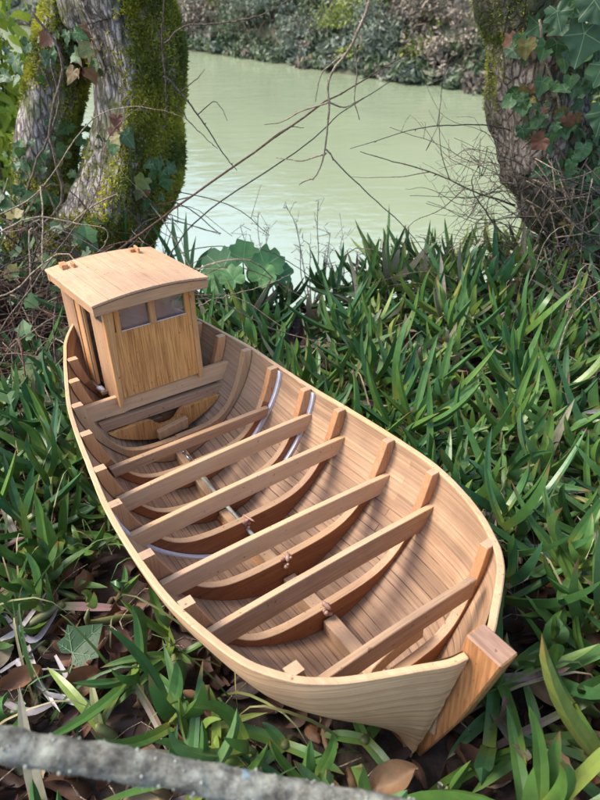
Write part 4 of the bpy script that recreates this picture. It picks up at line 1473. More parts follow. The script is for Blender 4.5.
# broad mallow-like leaves behind the wheelhouse
ml = atY(245, 292, 1.33)
mo = empty('broad_leaved_plant', tuple(ml), 'broad-leaved bright green plant just right of the wheelhouse at the water edge', 'plant')
MAL = np.array([(0, 0.0), (.14, -.16), (.38, -.14), (.50, .08), (.44, .2), (.56, .34), (.50, .56), (.34, .60), (.30, .78), (.12, .86), (0, .80), (-.12, .86), (-.30, .78), (-.34, .60), (-.50, .56), (-.56, .34), (-.44, .2), (-.50, .08), (-.38, -.14), (-.14, -.16)])
for k, (px, py, Y_, s, nx_, tx) in enumerate([(226, 272, 1.28, .075, -.2, -.6), (243, 262, 1.33, .065, .1, .1), (262, 268, 1.30, .070, .25, .8), (276, 275, 1.31, .05, .3, 1.0), (222, 285, 1.24, .06, -.1, -1.), (258, 281, 1.26, .055, .0, .4), (236, 283, 1.22, .05, 0, -.3)]):
    c = atY(px, py, Y_) - ml
    g = Geo()
    lobed_leaf(g, c, s, (nx_, -.75, .75), (tx, .15, .6), rng.random(), MAL * rng.uniform(.9, 1.1, MAL.shape), fold=.35, wave=.012, sub=3)
    g.build('leaf', 'broad', mo, smooth=True)
    Geo().tube(catmull([np.array([0, 0, -.08]), c * .5 + [0, .0, -.03], c], 8), .0016, 5).build('leaf_stalk', 'broad', mo, smooth=True)

# strappy iris-like plant behind the wheelhouse roof
irb = atY(190, 285, 1.36)
ir = empty('strap_leaved_plant', tuple(irb), 'clump of long strap leaves rising behind the wheelhouse roof beside the mossy trunk', 'plant')
for (px, py, mx, my, w) in [(212, 247, 200, 262, .014), (172, 215, 176, 245, .013), (186, 212, 186, 245, .012), (164, 238, 172, 262, .011), (150, 222, 168, 250, .010), (196, 236, 192, 258, .009), (205, 262, 196, 268, .010)]:
    tip = atY(px, py, 1.34) - irb; mid = atY(mx, my, 1.35) - irb
    g = Geo(); ribbon(g, catmull([np.array([0, 0, -.02]), mid, tip], 12), w * np.interp(np.linspace(0, 1, 12), [0, .6, 1], [1, .9, .05]), np.array([0, -1, .3]), rng.random() * .5, fold=.4)
    g.build('leaf', 'broad', ir, smooth=True)


# =================================================================== TREES
def trunk_grid(pts, rad, seg=56, rings=110, seed=0, rough=.16, flute=.10):
    P = catmull(np.asarray(pts, float), rings); Rr = np.interp(np.linspace(0, 1, rings), np.linspace(0, 1, len(rad)), rad)
    tg = np.gradient(P, axis=0); tg /= np.linalg.norm(tg, axis=1)[:, None]
    s1 = np.array([1.0, 0, 0]); out_ = np.zeros((rings, seg, 3)); nr = np.zeros((rings, seg, 3))
    for i_ in range(rings):
        s1 = s1 - tg[i_] * (s1 @ tg[i_]); s1 /= np.linalg.norm(s1); s2 = np.cross(tg[i_], s1)
        for j_ in range(seg):
            a = j_ / seg * 2 * math.pi
            d = s1 * math.cos(a) + s2 * math.sin(a)
            q_ = P[i_] + d * Rr[i_]
            k = 1 + flute * noise.noise((math.cos(a) * 1.6 + seed, math.sin(a) * 1.6, P[i_][2] * 1.2)) * 1.6
            k += rough * .7 * noise.noise((q_[0] * 16 + seed, q_[1] * 16, q_[2] * 9)) + rough * .4 * noise.noise((q_[0] * 45, q_[1] * 45, q_[2] * 16 + seed)) \
                + rough * .28 * abs(noise.noise((q_[0] * 90, q_[1] * 90, q_[2] * 18 + seed)))
            out_[i_, j_] = P[i_] + d * Rr[i_] * k; nr[i_, j_] = d
    return out_, nr


def grid_geo(grid):
    r_, s_ = grid.shape[:2]
    i, j = np.meshgrid(np.arange(r_ - 1), np.arange(s_), indexing='ij'); i = i.ravel(); j = j.ravel(); k = (j + 1) % s_
    g = Geo(); g.add(grid.reshape(-1, 3), np.stack([i * s_ + j, i * s_ + k, (i + 1) * s_ + k, (i + 1) * s_ + j], 1))
    return g


def moss_on(g, grid, nr, n, mask, rng, size=.006):
    r_, s_ = grid.shape[:2]
    got = 0; tr_ = 0
    Vs, Cs = [], []
    while got < n and tr_ < n * 12:
        tr_ += 1
        a = rng.uniform(0, r_ - 1.001); b = rng.uniform(0, s_)
        i0 = int(a); j0 = int(b) % s_; fa = a - i0; fb = b - int(b); j1 = (j0 + 1) % s_
        p = (grid[i0, j0] * (1 - fa) + grid[i0 + 1, j0] * fa) * (1 - fb) + (grid[i0, j1] * (1 - fa) + grid[i0 + 1, j1] * fa) * fb
        nn = nr[i0, j0]
        if nn[1] > .45: continue
        m_ = mask(p, nn)
        if rng.random() > m_: continue
        c = noise.noise((p[0] * 14, p[1] * 14, p[2] * 14))
        for _ in range(3):
            d = nn + rng.normal(size=3) * .75 + [0, 0, .15]; d /= np.linalg.norm(d)
            s = np.cross(d, rng.normal(size=3)); s /= np.linalg.norm(s)
            L = size * rng.uniform(.6, 1.5); w = L * .28
            q = p + rng.normal(size=3) * .002
            Vs += [q - s * w, q + s * w, q + d * L + s * w * .3]
            cc = np.clip(.45 + c * .9 + rng.normal() * .13, 0, 1)
            Cs += [[cc, .5, 0]] * 3
        got += 1
    v = np.array(Vs); f = np.arange(len(v)).reshape(-1, 3)
    g.add(v, f, 0, np.array(Cs))


def limb_tree(root, start, dirs, rng, mat, name='limb', rad=.03):
    for d in dirs:
        g = Geo()
        def grow(p, d_, L, r0, lev):
            pts = [p]; dd = d_ / np.linalg.norm(d_)
            for _ in range(5):
                dd = dd + rng.normal(size=3) * .16 + np.array([0, 0, .05]); dd /= np.linalg.norm(dd)
                pts.append(pts[-1] + dd * L / 5)
            g.tube(catmull(pts, 9), np.linspace(r0, r0 * .45, 9), 7 if lev < 1 else 5)
            if lev < 3:
                for k in range(3 if lev else 4):
                    q = pts[2 + (k % 4)]
                    grow(q, dd + rng.normal(size=3) * .6, L * .6, r0 * .48, lev + 1)
        grow(start, np.array(d, float), .9, rad, 0)
        g.build(name, mat, root, smooth=True)


def dist_x(px, py, Y_):
    return atY(px, py, Y_)


# ---- left tree: two mossy trunks rising from one stool
TY = 1.47
lt_base = atY(110, 262, TY)
lt = empty('tree', tuple(lt_base), 'old twin-trunked tree with thick yellow-green moss behind the wheelhouse', 'tree')
lb = lt_base
rngm = np.random.default_rng(3)
c1 = [atY(*p, TY + dy) - lb for p, dy in (((80, 330), .0), ((92, 262), 0), ((108, 218), 0), ((130, 168), 0), ((136, 115), 0), ((138, 65), 0), ((122, 15), 0), ((106, -45), 0))]
c1 += [c1[-1] + np.array([-.02, .02, .5]), c1[-1] + np.array([.03, .05, 1.2]), c1[-1] + np.array([.05, .1, 2.0])]
G1, N1 = trunk_grid(c1, [.17, .130, .106, .107, .089, .092, .098, .106, .105, .095, .08], seed=1, rings=170, flute=.16)
grid_geo(G1).build('trunk', 'bark', lt, smooth=True)
c2 = [atY(*p, TY + .06) - lb for p in ((50, 330), (46, 262), (45, 205), (47, 150), (52, 100), (66, 50), (86, 0), (100, -60))]
c2 += [c2[-1] + np.array([-.08, .02, .5]), c2[-1] + np.array([-.2, .0, 1.3])]
G2, N2 = trunk_grid(c2, [.12, .085, .064, .062, .060, .062, .074, .085, .08, .06], seed=5, rings=140)
grid_geo(G2).build('trunk', 'bark', lt, smooth=True)


def m1(p, nn):
    w = p + lb
    zrel = p[2]                                             # height above the pixel base
    top = 0.47                                              # moss climbs higher on the right-hand side
    side = nn[0]
    v = 1.0 if zrel < .34 + .55 * max(0, side) else max(0, 1 - (zrel - .34 - .55 * max(0, side)) * 6)
    v *= np.clip(.72 + 1.6 * noise.noise((w[0] * 8, w[1] * 8, w[2] * 7)) + .5 * side, 0, 1)
    v *= np.clip(.62 + side * 1.5, .1, 1) if zrel > .16 else 1
    if p[2] > 1.3: v = 0
    return v


g = Geo(); moss_on(g, G1, N1, 24000, m1, rngm, .0065)


def m2(p, nn):
    w = p + lb
    v = 1.0 if p[2] < .50 else max(0, 1 - (p[2] - .50) * 5)
    return v * np.clip(.62 + 1.7 * noise.noise((w[0] * 8, w[1] * 8, w[2] * 7)) + .25 * nn[0], 0, 1)


moss_on(g, G2, N2, 12000, m2, rngm, .0065)
tag(g.build('moss', 'moss', lt), 'yellow-green cushions of moss on the trunks', None, kind='stuff')
limb_tree(lt, c1[-1], [(.5, .3, 1), (-.6, .4, 1), (.1, .9, .8)], rngm, 'bark', rad=.05)
limb_tree(lt, c2[-1], [(-.7, .2, 1), (-.2, .8, 1)], rngm, 'bark', rad=.04)

# ---- right tree: bent trunk under ivy
RY = 1.42
rb = atY(600, 320, RY)
rt = empty('tree', tuple(rb), 'bent tree trunk with pale mottled bark and ivy at the right edge', 'tree')
c3 = [atY(*p, RY) - rb for p in ((800, 390), (720, 320), (645, 262), (594, 218), (556, 175), (538, 125), (536, 70), (538, 20), (534, -50))]
c3 += [c3[-1] + np.array([.0, .0, .5]), c3[-1] + np.array([.08, .05, 1.2]), c3[-1] + np.array([.1, .1, 2.0])]
G3, N3 = trunk_grid(c3, [.17, .15, .118, .108, .104, .102, .098, .095, .095, .09, .08, .07], seed=9, rings=170, rough=.22, flute=.16)
grid_geo(G3).build('trunk', 'bark2', rt, smooth=True)
g = Geo()
moss_on(g, G3, N3, 4500, lambda p, nn: np.clip(-.05 + 1.6 * noise.noise(((p[0] + 3) * 7, p[1] * 7, p[2] * 5)), 0, 1) * (1 if p[2] < 1 else 0) * .8, rngm, size=.004)
tag(g.build('moss', 'moss', rt), 'dark patches of moss on the bark', None, kind='stuff')
limb_tree(rt, c3[-1], [(.5, .3, 1), (-.5, .5, 1), (.1, -.6, 1)], rngm, 'bark2', rad=.045)

# ---- ivy vines climbing the trunks
rngi = np.random.default_rng(21)


def ivy_on(name, label, grid, nr, base, spots, size, n, red=0.0, spread=.05):
    """spots: pixel centres with radius; leaves sit a little off the bark facing out"""
    root = empty(name, tuple(base), label, 'ivy')
    g = Geo()
    flat = grid.reshape(-1, 3) + base; fn = nr.reshape(-1, 3)
    front = fn[:, 1] < .25
    rel = flat - CAM
    dep = rel @ _f
    pxs = 300 + FPX * (rel @ _r) / dep; pys = 400 - FPX * (rel @ _u) / dep
    for (cx, cy, rr, cnt) in spots:
        sel = np.where(front & ((pxs - cx) ** 2 + (pys - cy) ** 2 < rr * rr))[0]
        if len(sel) == 0: continue
        for k in range(cnt):
            s = sel[rngi.integers(len(sel))]
            nn = fn[s] + rngi.normal(size=3) * .45 + [0, -.4, .25]
            p = flat[s] + fn[s] * rngi.uniform(.008, spread) - base
            lobed_leaf(g, p, size * rngi.uniform(.45, 1.3), nn, (rngi.normal() * .7, rngi.normal() * .3, -.8), rngi.random() * (.92 if red == 0 else 1.0), (IVY if rngi.random() < .6 else HEART) * [rngi.uniform(.75, 1.15), 1] * rngi.uniform(.88, 1.12, IVY.shape), 1 if rngi.random() < red else 0, fold=rngi.uniform(.2, .8), sub=2, wave=.03)
    g.build('foliage', ['ivy', 'ivyred'], root, smooth=True)
    return root, (flat, fn, pxs, pys, front)


def vine_stem(root, base, pix, Y_, rad, mat='twig'):
    P = catmull([atY(a, b, Y_ + (c if len(p_) > 2 else 0)) - base for p_ in pix for (a, b, c) in [(*p_, 0)[:3]]], 26)
    P = P + np.array([[.004 * noise.noise((k * .7, rad * 1e4, 2)), 0, .004 * noise.noise((k * .7, 3, rad * 1e4))] for k in range(26)])
    Geo().tube(P, np.linspace(rad, rad * .6, 26), 6).build('stem', mat, root, smooth=True)


iv1, _ = ivy_on('ivy_vine', 'sparse ivy with a few reddish leaves climbing between the two mossy trunks', G1, N1, lb, [(85, 50, 26, 18), (125, 125, 14, 7), (148, 165, 16, 10), (85, 35, 20, 14), (150, 190, 14, 6)], .027, 30, red=.22)
vine_stem(iv1, lb, [(30, 235), (62, 200), (50, 130), (62, 60), (30, 10)], 1.36, .004)
vine_stem(iv1, lb, [(165, -10), (162, 40), (166, 90), (165, 120)], 1.36, .002)
iv2, _ = ivy_on('ivy_vine', 'ivy with broad green leaves on the left trunk near the water gap', G2, N2, lb, [(40, 70, 26, 12), (55, 130, 22, 12), (40, 150, 20, 14), (30, 190, 26, 26), (60, 190, 24, 20)], .027, 40)
vine_stem(iv2, lb, [(20, 240), (30, 180), (58, 110), (50, 60)], 1.40, .003)
iv3, _ = ivy_on('ivy_vine', 'dense green ivy hanging down the right-hand tree trunk', G3, N3, rb,
                [(560, 20, 28, 30), (565, 60, 30, 50), (578, 100, 30, 60), (530, 90, 18, 16), (528, 40, 14, 9), (540, 115, 18, 16), (585, 150, 30, 60), (592, 190, 30, 50), (596, 228, 26, 34), (560, 165, 16, 8)], .029, 160, red=.07, spread=.07)
vine_stem(iv3, rb, [(612, 215), (575, 185), (548, 165), (560, 110), (545, 60), (540, 20)], 1.30, .0035, 'twigpale')
vine_stem(iv3, rb, [(600, 240), (560, 150), (535, 140), (520, 150)], 1.28, .003, 'twig')
# loose big leaves close to the camera side at the upper right edge
g = Geo()
for (px, py, s) in [(586, 28, .065), (600, 62, .06), (556, 8, .04), (592, -4, .06), (604, 108, .05)]:
    lobed_leaf(g, atY(px, py, 1.20) - rb, s, (rngi.normal() * .3 - .2, -.8, .35), (rngi.normal() * .5, 0, -1), rngi.random() * .6, IVY)
g.build('hanging_leaves', 'ivy', iv3, smooth=True)

# ------------------------------------------------------------------ brambles and undergrowth
rng = np.random.default_rng(17)


def tangle(name, label, boxes, mats, nst, rad, leafn=0, leafsz=.03, cat='brambles', leafmatn='ivy'):
    g = Geo()
    for k in range(nst):
        (x0_, x1_, y0_, y1_, h0, h1) = boxes[rng.integers(len(boxes))]
        x = rng.uniform(x0_, x1_); y = rng.uniform(y0_, y1_)
        a = rng.uniform(0, 6.3); L = rng.uniform(.12, .55)
        p = np.array([x, y, gnd(x, y)])
        hh = rng.uniform(h0, h1)
        d = np.array([math.cos(a), math.sin(a) * .6, 0])
        P = catmull([p + [0, 0, rng.uniform(-.02, hh * .5)], p + d * L * .3 + [0, 0, hh * rng.uniform(.5, 1)] + rng.normal(size=3) * .02,
                     p + d * L * .7 + [0, 0, hh * rng.uniform(.5, 1.1)] + rng.normal(size=3) * .025, p + d * L + [0, 0, hh * rng.uniform(.0, .9)]], 14)
        P += np.cumsum(rng.normal(size=P.shape) * .0012, axis=0)
        P[:, 2] = np.maximum(P[:, 2], [gnd(*q[:2]) + .003 for q in P])
        if in_boat(P, .006).any() or blocks_view(P, .01).any(): continue
        r0 = rad * rng.uniform(.5, 1.5)
        g.tube(P, np.linspace(r0, r0 * .5, 14), 5, int(rng.integers(len(mats))))
        for _ in range(int(rng.integers(0, 3))):
            q0 = P[rng.integers(3, 12)]
            Q = catmull([q0, q0 + rng.normal(size=3) * .03, q0 + rng.normal(size=3) * .06], 6)
            if in_boat(Q, .006).any() or blocks_view(Q, .01).any(): continue
            g.tube(Q, np.linspace(r0 * .5, r0 * .2, 6), 4, int(rng.integers(len(mats))))
    for k in range(leafn):
        (x0_, x1_, y0_, y1_, h0, h1) = boxes[rng.integers(len(boxes))]
        x = rng.uniform(x0_, x1_); y = rng.uniform(y0_, y1_)
        p = np.array([x, y, gnd(x, y) + rng.uniform(.01, h1 * .75)])
        if in_boat(p[None], .04)[0] or blocks_view(p[None], .04)[0]: continue
        ivy_leaf(g, p, leafsz * rng.uniform(.5, 1.2), rng.normal(size=3) * .45 + [0, -.5, .8], rng.normal(size=3), rng.random(), len(mats))
    o = g.build(name, list(mats) + [leafmatn], smooth=False)
    return tag(o, label, cat, kind='stuff')


tangle('bramble_tangle', 'tangle of dry arching bramble stems and ivy under the mossy tree',
       [(-1.05, -.30, 1.02, 1.40, .05, .22), (-.95, -.40, .78, 1.1, .03, .14), (-.85, -.35, 1.1, 1.45, .05, .26)], ('twig', 'twigpale', 'twigdark', 'twigred'), 330, .0017, 420, .036)
tangle('twig_tangle', 'tangle of grey twigs and dry stems at the foot of the right tree',
       [(.42, 1.05, 1.22, 1.48, .05, .20), (.60, 1.1, 1.05, 1.42, .05, .25)], ('twig', 'twigpale', 'twigdark'), 300, .0015, 120, .028, 'twigs')
# roots and dead twigs hanging over the lower part of the right trunk
g = Geo()
for k in range(150):
    px = rng.uniform(520, 600); py = rng.uniform(150, 300)
    if px < 500 + (py - 150) * .42: continue
    p = atY(px, py, rng.uniform(1.20, 1.30)); L = rng.uniform(.05, .22); a = rng.normal() * .7 - 1.0
    P = catmull([p, p + np.array([math.cos(a) * L * .5, rng.normal() * .02, math.sin(a) * L * .5]) + rng.normal(size=3) * .012, p + np.array([math.cos(a) * L, .02, math.sin(a) * L])], 9)
    g.tube(P, np.linspace(.0016, .0006, 9) * rng.uniform(.5, 1.3), 5, int(rng.integers(3)))
tag(g.build('hanging_rootlets', ['twig', 'twigdark', 'twigpale'], smooth=True), 'mat of thin dry rootlets hanging over the foot of the right trunk', 'rootlets', kind='stuff')

# ------------------------------------------------------------------ single bare twigs over the water
def twig(label, pix, rad, mat, Y0=1.35, Y1=None, forks=(), name='bare_twig', cat='twig', seed=1, group='bare twigs reaching over the water'):
    Y1 = Y0 if Y1 is None else Y1
    n = len(pix)
    pts = [atY(*p, Y0 + (Y1 - Y0) * k / max(1, n - 1)) for k, p in enumerate(pix)]
    base = pts[0]
    root_g = Geo()
    rg = np.random.default_rng(seed)
    P = catmull(np.array(pts) - base, 30)
    P += np.cumsum(rg.normal(size=P.shape) * .0009, axis=0)
    root_g.tube(P, np.linspace(rad, rad * .35, 30), 6)
    for k in range(1, 30, 5):                          # buds and nodes
        root_g.tube([P[k], P[k] + rg.normal(size=3) * rad * 1.6], [rad * .9, rad * .2], 5)
    for fk in forks:
        fp = [atY(*p, Y0 + (Y1 - Y0) * .5) for p in fk]
        d = np.linalg.norm((P + base) - fp[0], axis=1); s = P[int(d.argmin())]
        Q = catmull([s] + [q - base for q in fp[1:]], 14) if len(fp) > 1 else None
        Q += np.cumsum(rg.normal(size=Q.shape) * .0010, axis=0) * np.linspace(0, 1, 14)[:, None]
        root_g.tube(Q, np.linspace(rad * .55, rad * .2, 14), 5)
    o = root_g.build(name, mat, smooth=True)
    o.location = tuple(base)
    return tag(o, label, cat, group)


twig('long straight reddish bramble stem rising from behind the wheelhouse across the water', [(104, 262), (165, 218), (300, 124), (350, 95), (420, 55)], .0027, 'twigred', 1.30, 1.42, forks=[[(262, 150), (285, 128), (302, 126)], [(200, 195), (150, 205), (95, 202)]], seed=2)
twig('long thin dark stem curving up to the right just below the reddish one', [(165, 262), (200, 215), (300, 150), (355, 105), (420, 65)], .0018, 'twigdark', 1.28, 1.4, seed=3)
twig('pale forked branch hanging from the top of the picture', [(378, -20), (368, 5), (350, 45), (328, 75), (327, 105), (321, 150), (315, 172), (298, 182)], .0034, 'twigpale', 1.25, 1.25,
     forks=[[(350, 45), (357, 70), (354, 98), (359, 120)], [(327, 105), (300, 112), (280, 124), (262, 128)], [(321, 150), (300, 160), (275, 158)], [(345, 52), (330, 65), (318, 78), (312, 105)], [(327, 105), (345, 108), (360, 98)]], seed=4)
twig('thin black stem slanting down to the right from the hanging branch', [(325, 148), (345, 168), (400, 216), (442, 266)], .0016, 'twigdark', 1.3, 1.2, seed=5)
twig('bare grey twig reaching left from the right trunk, highest of three', [(512, 130), (482, 125), (440, 128), (410, 133), (350, 150)], .0016, 'twigdark', 1.36, 1.3, forks=[[(440, 128), (443, 90), (446, 40)]], seed=6)
twig('bare twig with long side shoots reaching left from the right trunk, middle of three', [(515, 205), (485, 193), (450, 175), (405, 160), (366, 148)], .0022, 'twig', 1.36, 1.28,
     forks=[[(485, 193), (470, 215), (455, 240), (450, 268)], [(450, 175), (441, 150), (440, 110)], [(470, 185), (440, 210), (410, 225), (395, 262)], [(430, 170), (400, 176), (350, 176)]], seed=7)
twig('low bare twig curling over the water by the right trunk', [(520, 250), (495, 225), (478, 200), (470, 180), (483, 160)], .0020, 'twig', 1.34, 1.28,
     forks=[[(495, 225), (470, 232), (440, 258)], [(478, 200), (460, 205), (430, 190), (408, 192)], [(485, 215), (492, 190), (510, 170)]], seed=8)
twig('slender grey stick crossing the top of the river from the mossy trunk', [(165, 42), (185, 28), (240, 22), (265, 14), (300, -6)], .0020, 'twig', 1.36, 1.3, seed=9)
twig('dark drooping twig beside the mossy trunk with one kink', [(164, 76), (180, 88), (200, 115), (222, 146), (238, 164)], .0021, 'twigdark', 1.36, 1.3, forks=[[(180, 88), (196, 78), (205, 66)], [(200, 112), (217, 100), (232, 115)]], seed=10)
twig('short thin dark twig low on the mossy trunk pointing down right', [(176, 106), (190, 120), (205, 136), (217, 150)], .0013, 'twigdark', 1.36, 1.3, seed=11)
twig('curved pale bramble arching over the left undergrowth', [(0, 215), (40, 190), (95, 115), (150, 108), (185, 118)], .0016, 'twigpale', 1.2, 1.28, forks=[[(95, 115), (120, 170), (150, 200)]], seed=12, group='bramble stems in the left undergrowth')
twig('looping pale bramble stem left of the wheelhouse roof', [(0, 232), (30, 218), (70, 224), (100, 230), (95, 250), (60, 262)], .0018, 'twigpale', 1.12, 1.12, seed=13, group='bramble stems in the left undergrowth')
twig('long tan stem slanting from the left edge up to the gap in the trunks', [(0, 330), (50, 265), (95, 200), (112, 140), (150, 100)], .0016, 'twig', 1.05, 1.25, seed=14, group='bramble stems in the left undergrowth')
twig('grey dead stem lying on the green leaves right of the boat', [(455, 462), (490, 470), (535, 488), (575, 500)], .0030, 'twigdark', .84, .80, name='fallen_twig', seed=15, group=None)
twig('thin brown twig crossing the plants behind the boat', [(262, 250), (280, 256), (315, 282), (345, 300)], .0012, 'twigdark', 1.22, 1.2, seed=16)
twig('thin straw coloured stalk leaning over the plants right of the wheelhouse', [(198, 306), (225, 295), (262, 282), (290, 270)], .0014, 'twigpale', 1.1, 1.2, seed=17)

g = Geo(); rg = np.random.default_rng(77)
b0 = atY(520, 235, 1.36)
for k in range(46):
    sx_, sy_ = rg.uniform(500, 545), rg.uniform(150, 285)
    st_ = atY(sx_, sy_, rg.uniform(1.32, 1.4)); an = rg.normal() * .55 + math.pi * .93; L = rg.uniform(.06, .27)
    d = np.array([math.cos(an), rg.normal() * .15, math.sin(an)])
    P = catmull([st_, st_ + d * L * .35 + rg.normal(size=3) * .012, st_ + d * L * .7 + rg.normal(size=3) * .018, st_ + d * L + rg.normal(size=3) * .02], 14) - b0
    P += np.cumsum(rg.normal(size=P.shape) * .0011, axis=0)
    r0 = rg.uniform(.0005, .0013); g.tube(P, np.linspace(r0, r0 * .5, 14), 4, int(rg.integers(3)))
    for _ in range(3):
        q0 = P[rg.integers(4, 13)]; g.tube(catmull([q0, q0 + rg.normal(size=3) * .018, q0 + rg.normal(size=3) * .04], 5), [r0 * .5] * 5, 4, int(rg.integers(3)))
o = g.build('twig_spray', ['twig', 'twigdark', 'twigpale'], smooth=True); o.location = tuple(b0)
tag(o, 'fine spray of hair-thin dead twigs fanning left from the foot of the right trunk', 'twigs')

# sun-bleached dry weeds against the river
for k, (bx, tips, lab) in enumerate([
        (262, [(258, 212), (250, 235), (268, 228), (240, 225)], 'bleached dry weed stalk leftmost of three against the water'),
        (312, [(285, 205), (296, 222), (318, 200), (303, 240), (330, 232)], 'bleached dry weed with five forked stalks, middle of three against the water'),
        (338, [(345, 232), (334, 248), (356, 250), (322, 255)], 'small bleached dry weed rightmost of three against the water')]):
    b0 = atY(bx, 300, 1.50)
    g = Geo(); rg = np.random.default_rng(30 + k)
    for tp in tips:
        tpw = atY(*tp, 1.5 + rg.normal() * .02) - b0
        P = catmull([np.array([0, 0, -.05]), tpw * .35 + rg.normal(size=3) * .012, tpw * .75 + rg.normal(size=3) * .012, tpw], 16)
        g.tube(P, np.linspace(.0017, .0008, 16), 5)
        for _ in range(7):
            q0 = P[rg.integers(6, 16)]; g.tube([q0, q0 + rg.normal(size=3) * .010 + [0, 0, .008], q0 + rg.normal(size=3) * .014 + [0, 0, .018]], [.0006, .0006, .0010], 4)
    o = g.build('dry_weed', 'bleached', smooth=True); o.location = tuple(b0)
    tag(o, lab, 'dry weed', 'bleached dry weeds at the water edge')

# ------------------------------------------------------------------ bright foliage behind the left trunk
rng = np.random.default_rng(40)
bb = atY(4, 150, 2.3)
bo = empty('leafy_shrub', tuple(bb), 'sunlit yellow-green leafy shrub beyond the left trunk at the top left corner', 'shrub')
g = Geo(); gs = Geo()
for k in range(26):
    p0 = np.array([rng.uniform(-.55, .05), rng.uniform(-.1, .4), -.55]); p1 = p0 + np.array([rng.normal() * .14, rng.normal() * .1, rng.uniform(.8, 1.6)])
    P = catmull([p0, (p0 + p1) / 2 + rng.normal(size=3) * .05, p1], 14); gs.tube(P, np.linspace(.006, .002, 14), 5)
    for _ in range(150):
        q0 = P[rng.integers(4, 14)] + rng.normal(size=3) * .05
        if q0[0] > .16: continue
        d = rng.normal(size=3) + [0, 0, -.5]; d /= np.linalg.norm(d); L = rng.uniform(.03, .07)
        ribbon(g, catmull([q0, q0 + d * L * .5 + [0, 0, .004], q0 + d * L - [0, 0, .008]], 4), np.array([.006, .030, .024, .002]), np.array([rng.normal(), -1, rng.normal()]), rng.random())
g.build('foliage', 'bright', bo); gs.build('stem', 'twig', bo, smooth=True)

# ------------------------------------------------------------------ far bank: undergrowth and shrubs
rng = np.random.default_rng(50)


def leaf_cloud(g, c, rx, ry, rz, n, size, mat=0, rnd=(0, 1)):
    """many leaf-sized faces in uneven clumps"""
    cl = rng.normal(size=(max(6, n // 90), 3)); cl /= np.linalg.norm(cl, axis=1)[:, None]; cl *= rng.uniform(.35, 1.0, (len(cl), 1))
    pick = rng.integers(len(cl), size=n)
    P = cl[pick] + rng.normal(size=(n, 3)) * .20
    P[:, 2] = np.abs(P[:, 2] + .25) - .25
    P = P * [rx, ry, rz] + c
    d1 = rng.normal(size=(n, 3)); d1 /= np.linalg.norm(d1, axis=1)[:, None]
    d2 = np.cross(d1, rng.normal(size=(n, 3))); d2 /= np.linalg.norm(d2, axis=1)[:, None]
    s = size * rng.uniform(.5, 1.4, (n, 1))
    v = np.stack([P - d1 * s, P + d2 * s * .45, P + d1 * s, P - d2 * s * .45], 1).reshape(-1, 3)
    cr = np.clip(rng.uniform(*rnd, len(cl))[pick] + rng.normal(size=n) * .15, 0, 1)
    col = np.zeros((n, 4, 3)); col[..., 0] = cr[:, None]
    g.add(v, np.arange(n * 4).reshape(-1, 4), mat, col.reshape(-1, 3))


def bank_pt(along, back):
    q = FA[:2] + fdir * along + fnor * back
    return np.array([q[0], q[1], gnd(q[0], q[1])])


g = Geo()
for k in range(760):
    al_ = rng.uniform(-13, 17); bk = .12 + 10 * rng.random() ** 1.7
    if k % 3 == 0: bk = rng.uniform(.02, .5)
    c = bank_pt(al_, bk) + [0, 0, .06]
    r_ = rng.uniform(.35, .9) * min(1, .45 + bk * .4)
    leaf_cloud(g, c, r_, r_, r_ * .8, 330 if bk < 5 else 130, .075 if bk < 5 else .14, int(rng.choice([0, 0, 0, 0, 1, 1, 1, 2, 2, 6])))
# bare hanging stems through it
for k in range(1500):
    c = bank_pt(rng.uniform(-8, 12), rng.uniform(.3, 6)); L = rng.uniform(.4, 1.5)
    d = np.array([rng.normal() * .5, -.5 * rng.random(), rng.uniform(.2, 1.0)]); d /= np.linalg.norm(d)
    P = catmull([c, c + d * L * .5 + rng.normal(size=3) * .08, c + d * L + [0, -.1, -.25 * L]], 7)
    g.tube(P, np.linspace(.014, .005, 7) * rng.uniform(.5, 1.2), 4, 4 if rng.random() < .6 else 5)
tag(g.build('bank_undergrowth', ['bush', 'bushgrey', 'bushbrown', 'bushbrown', 'twig', 'twigpale', 'bushlime']), 'grey-green and brown brush covering the far river bank', 'undergrowth', kind='stuff')

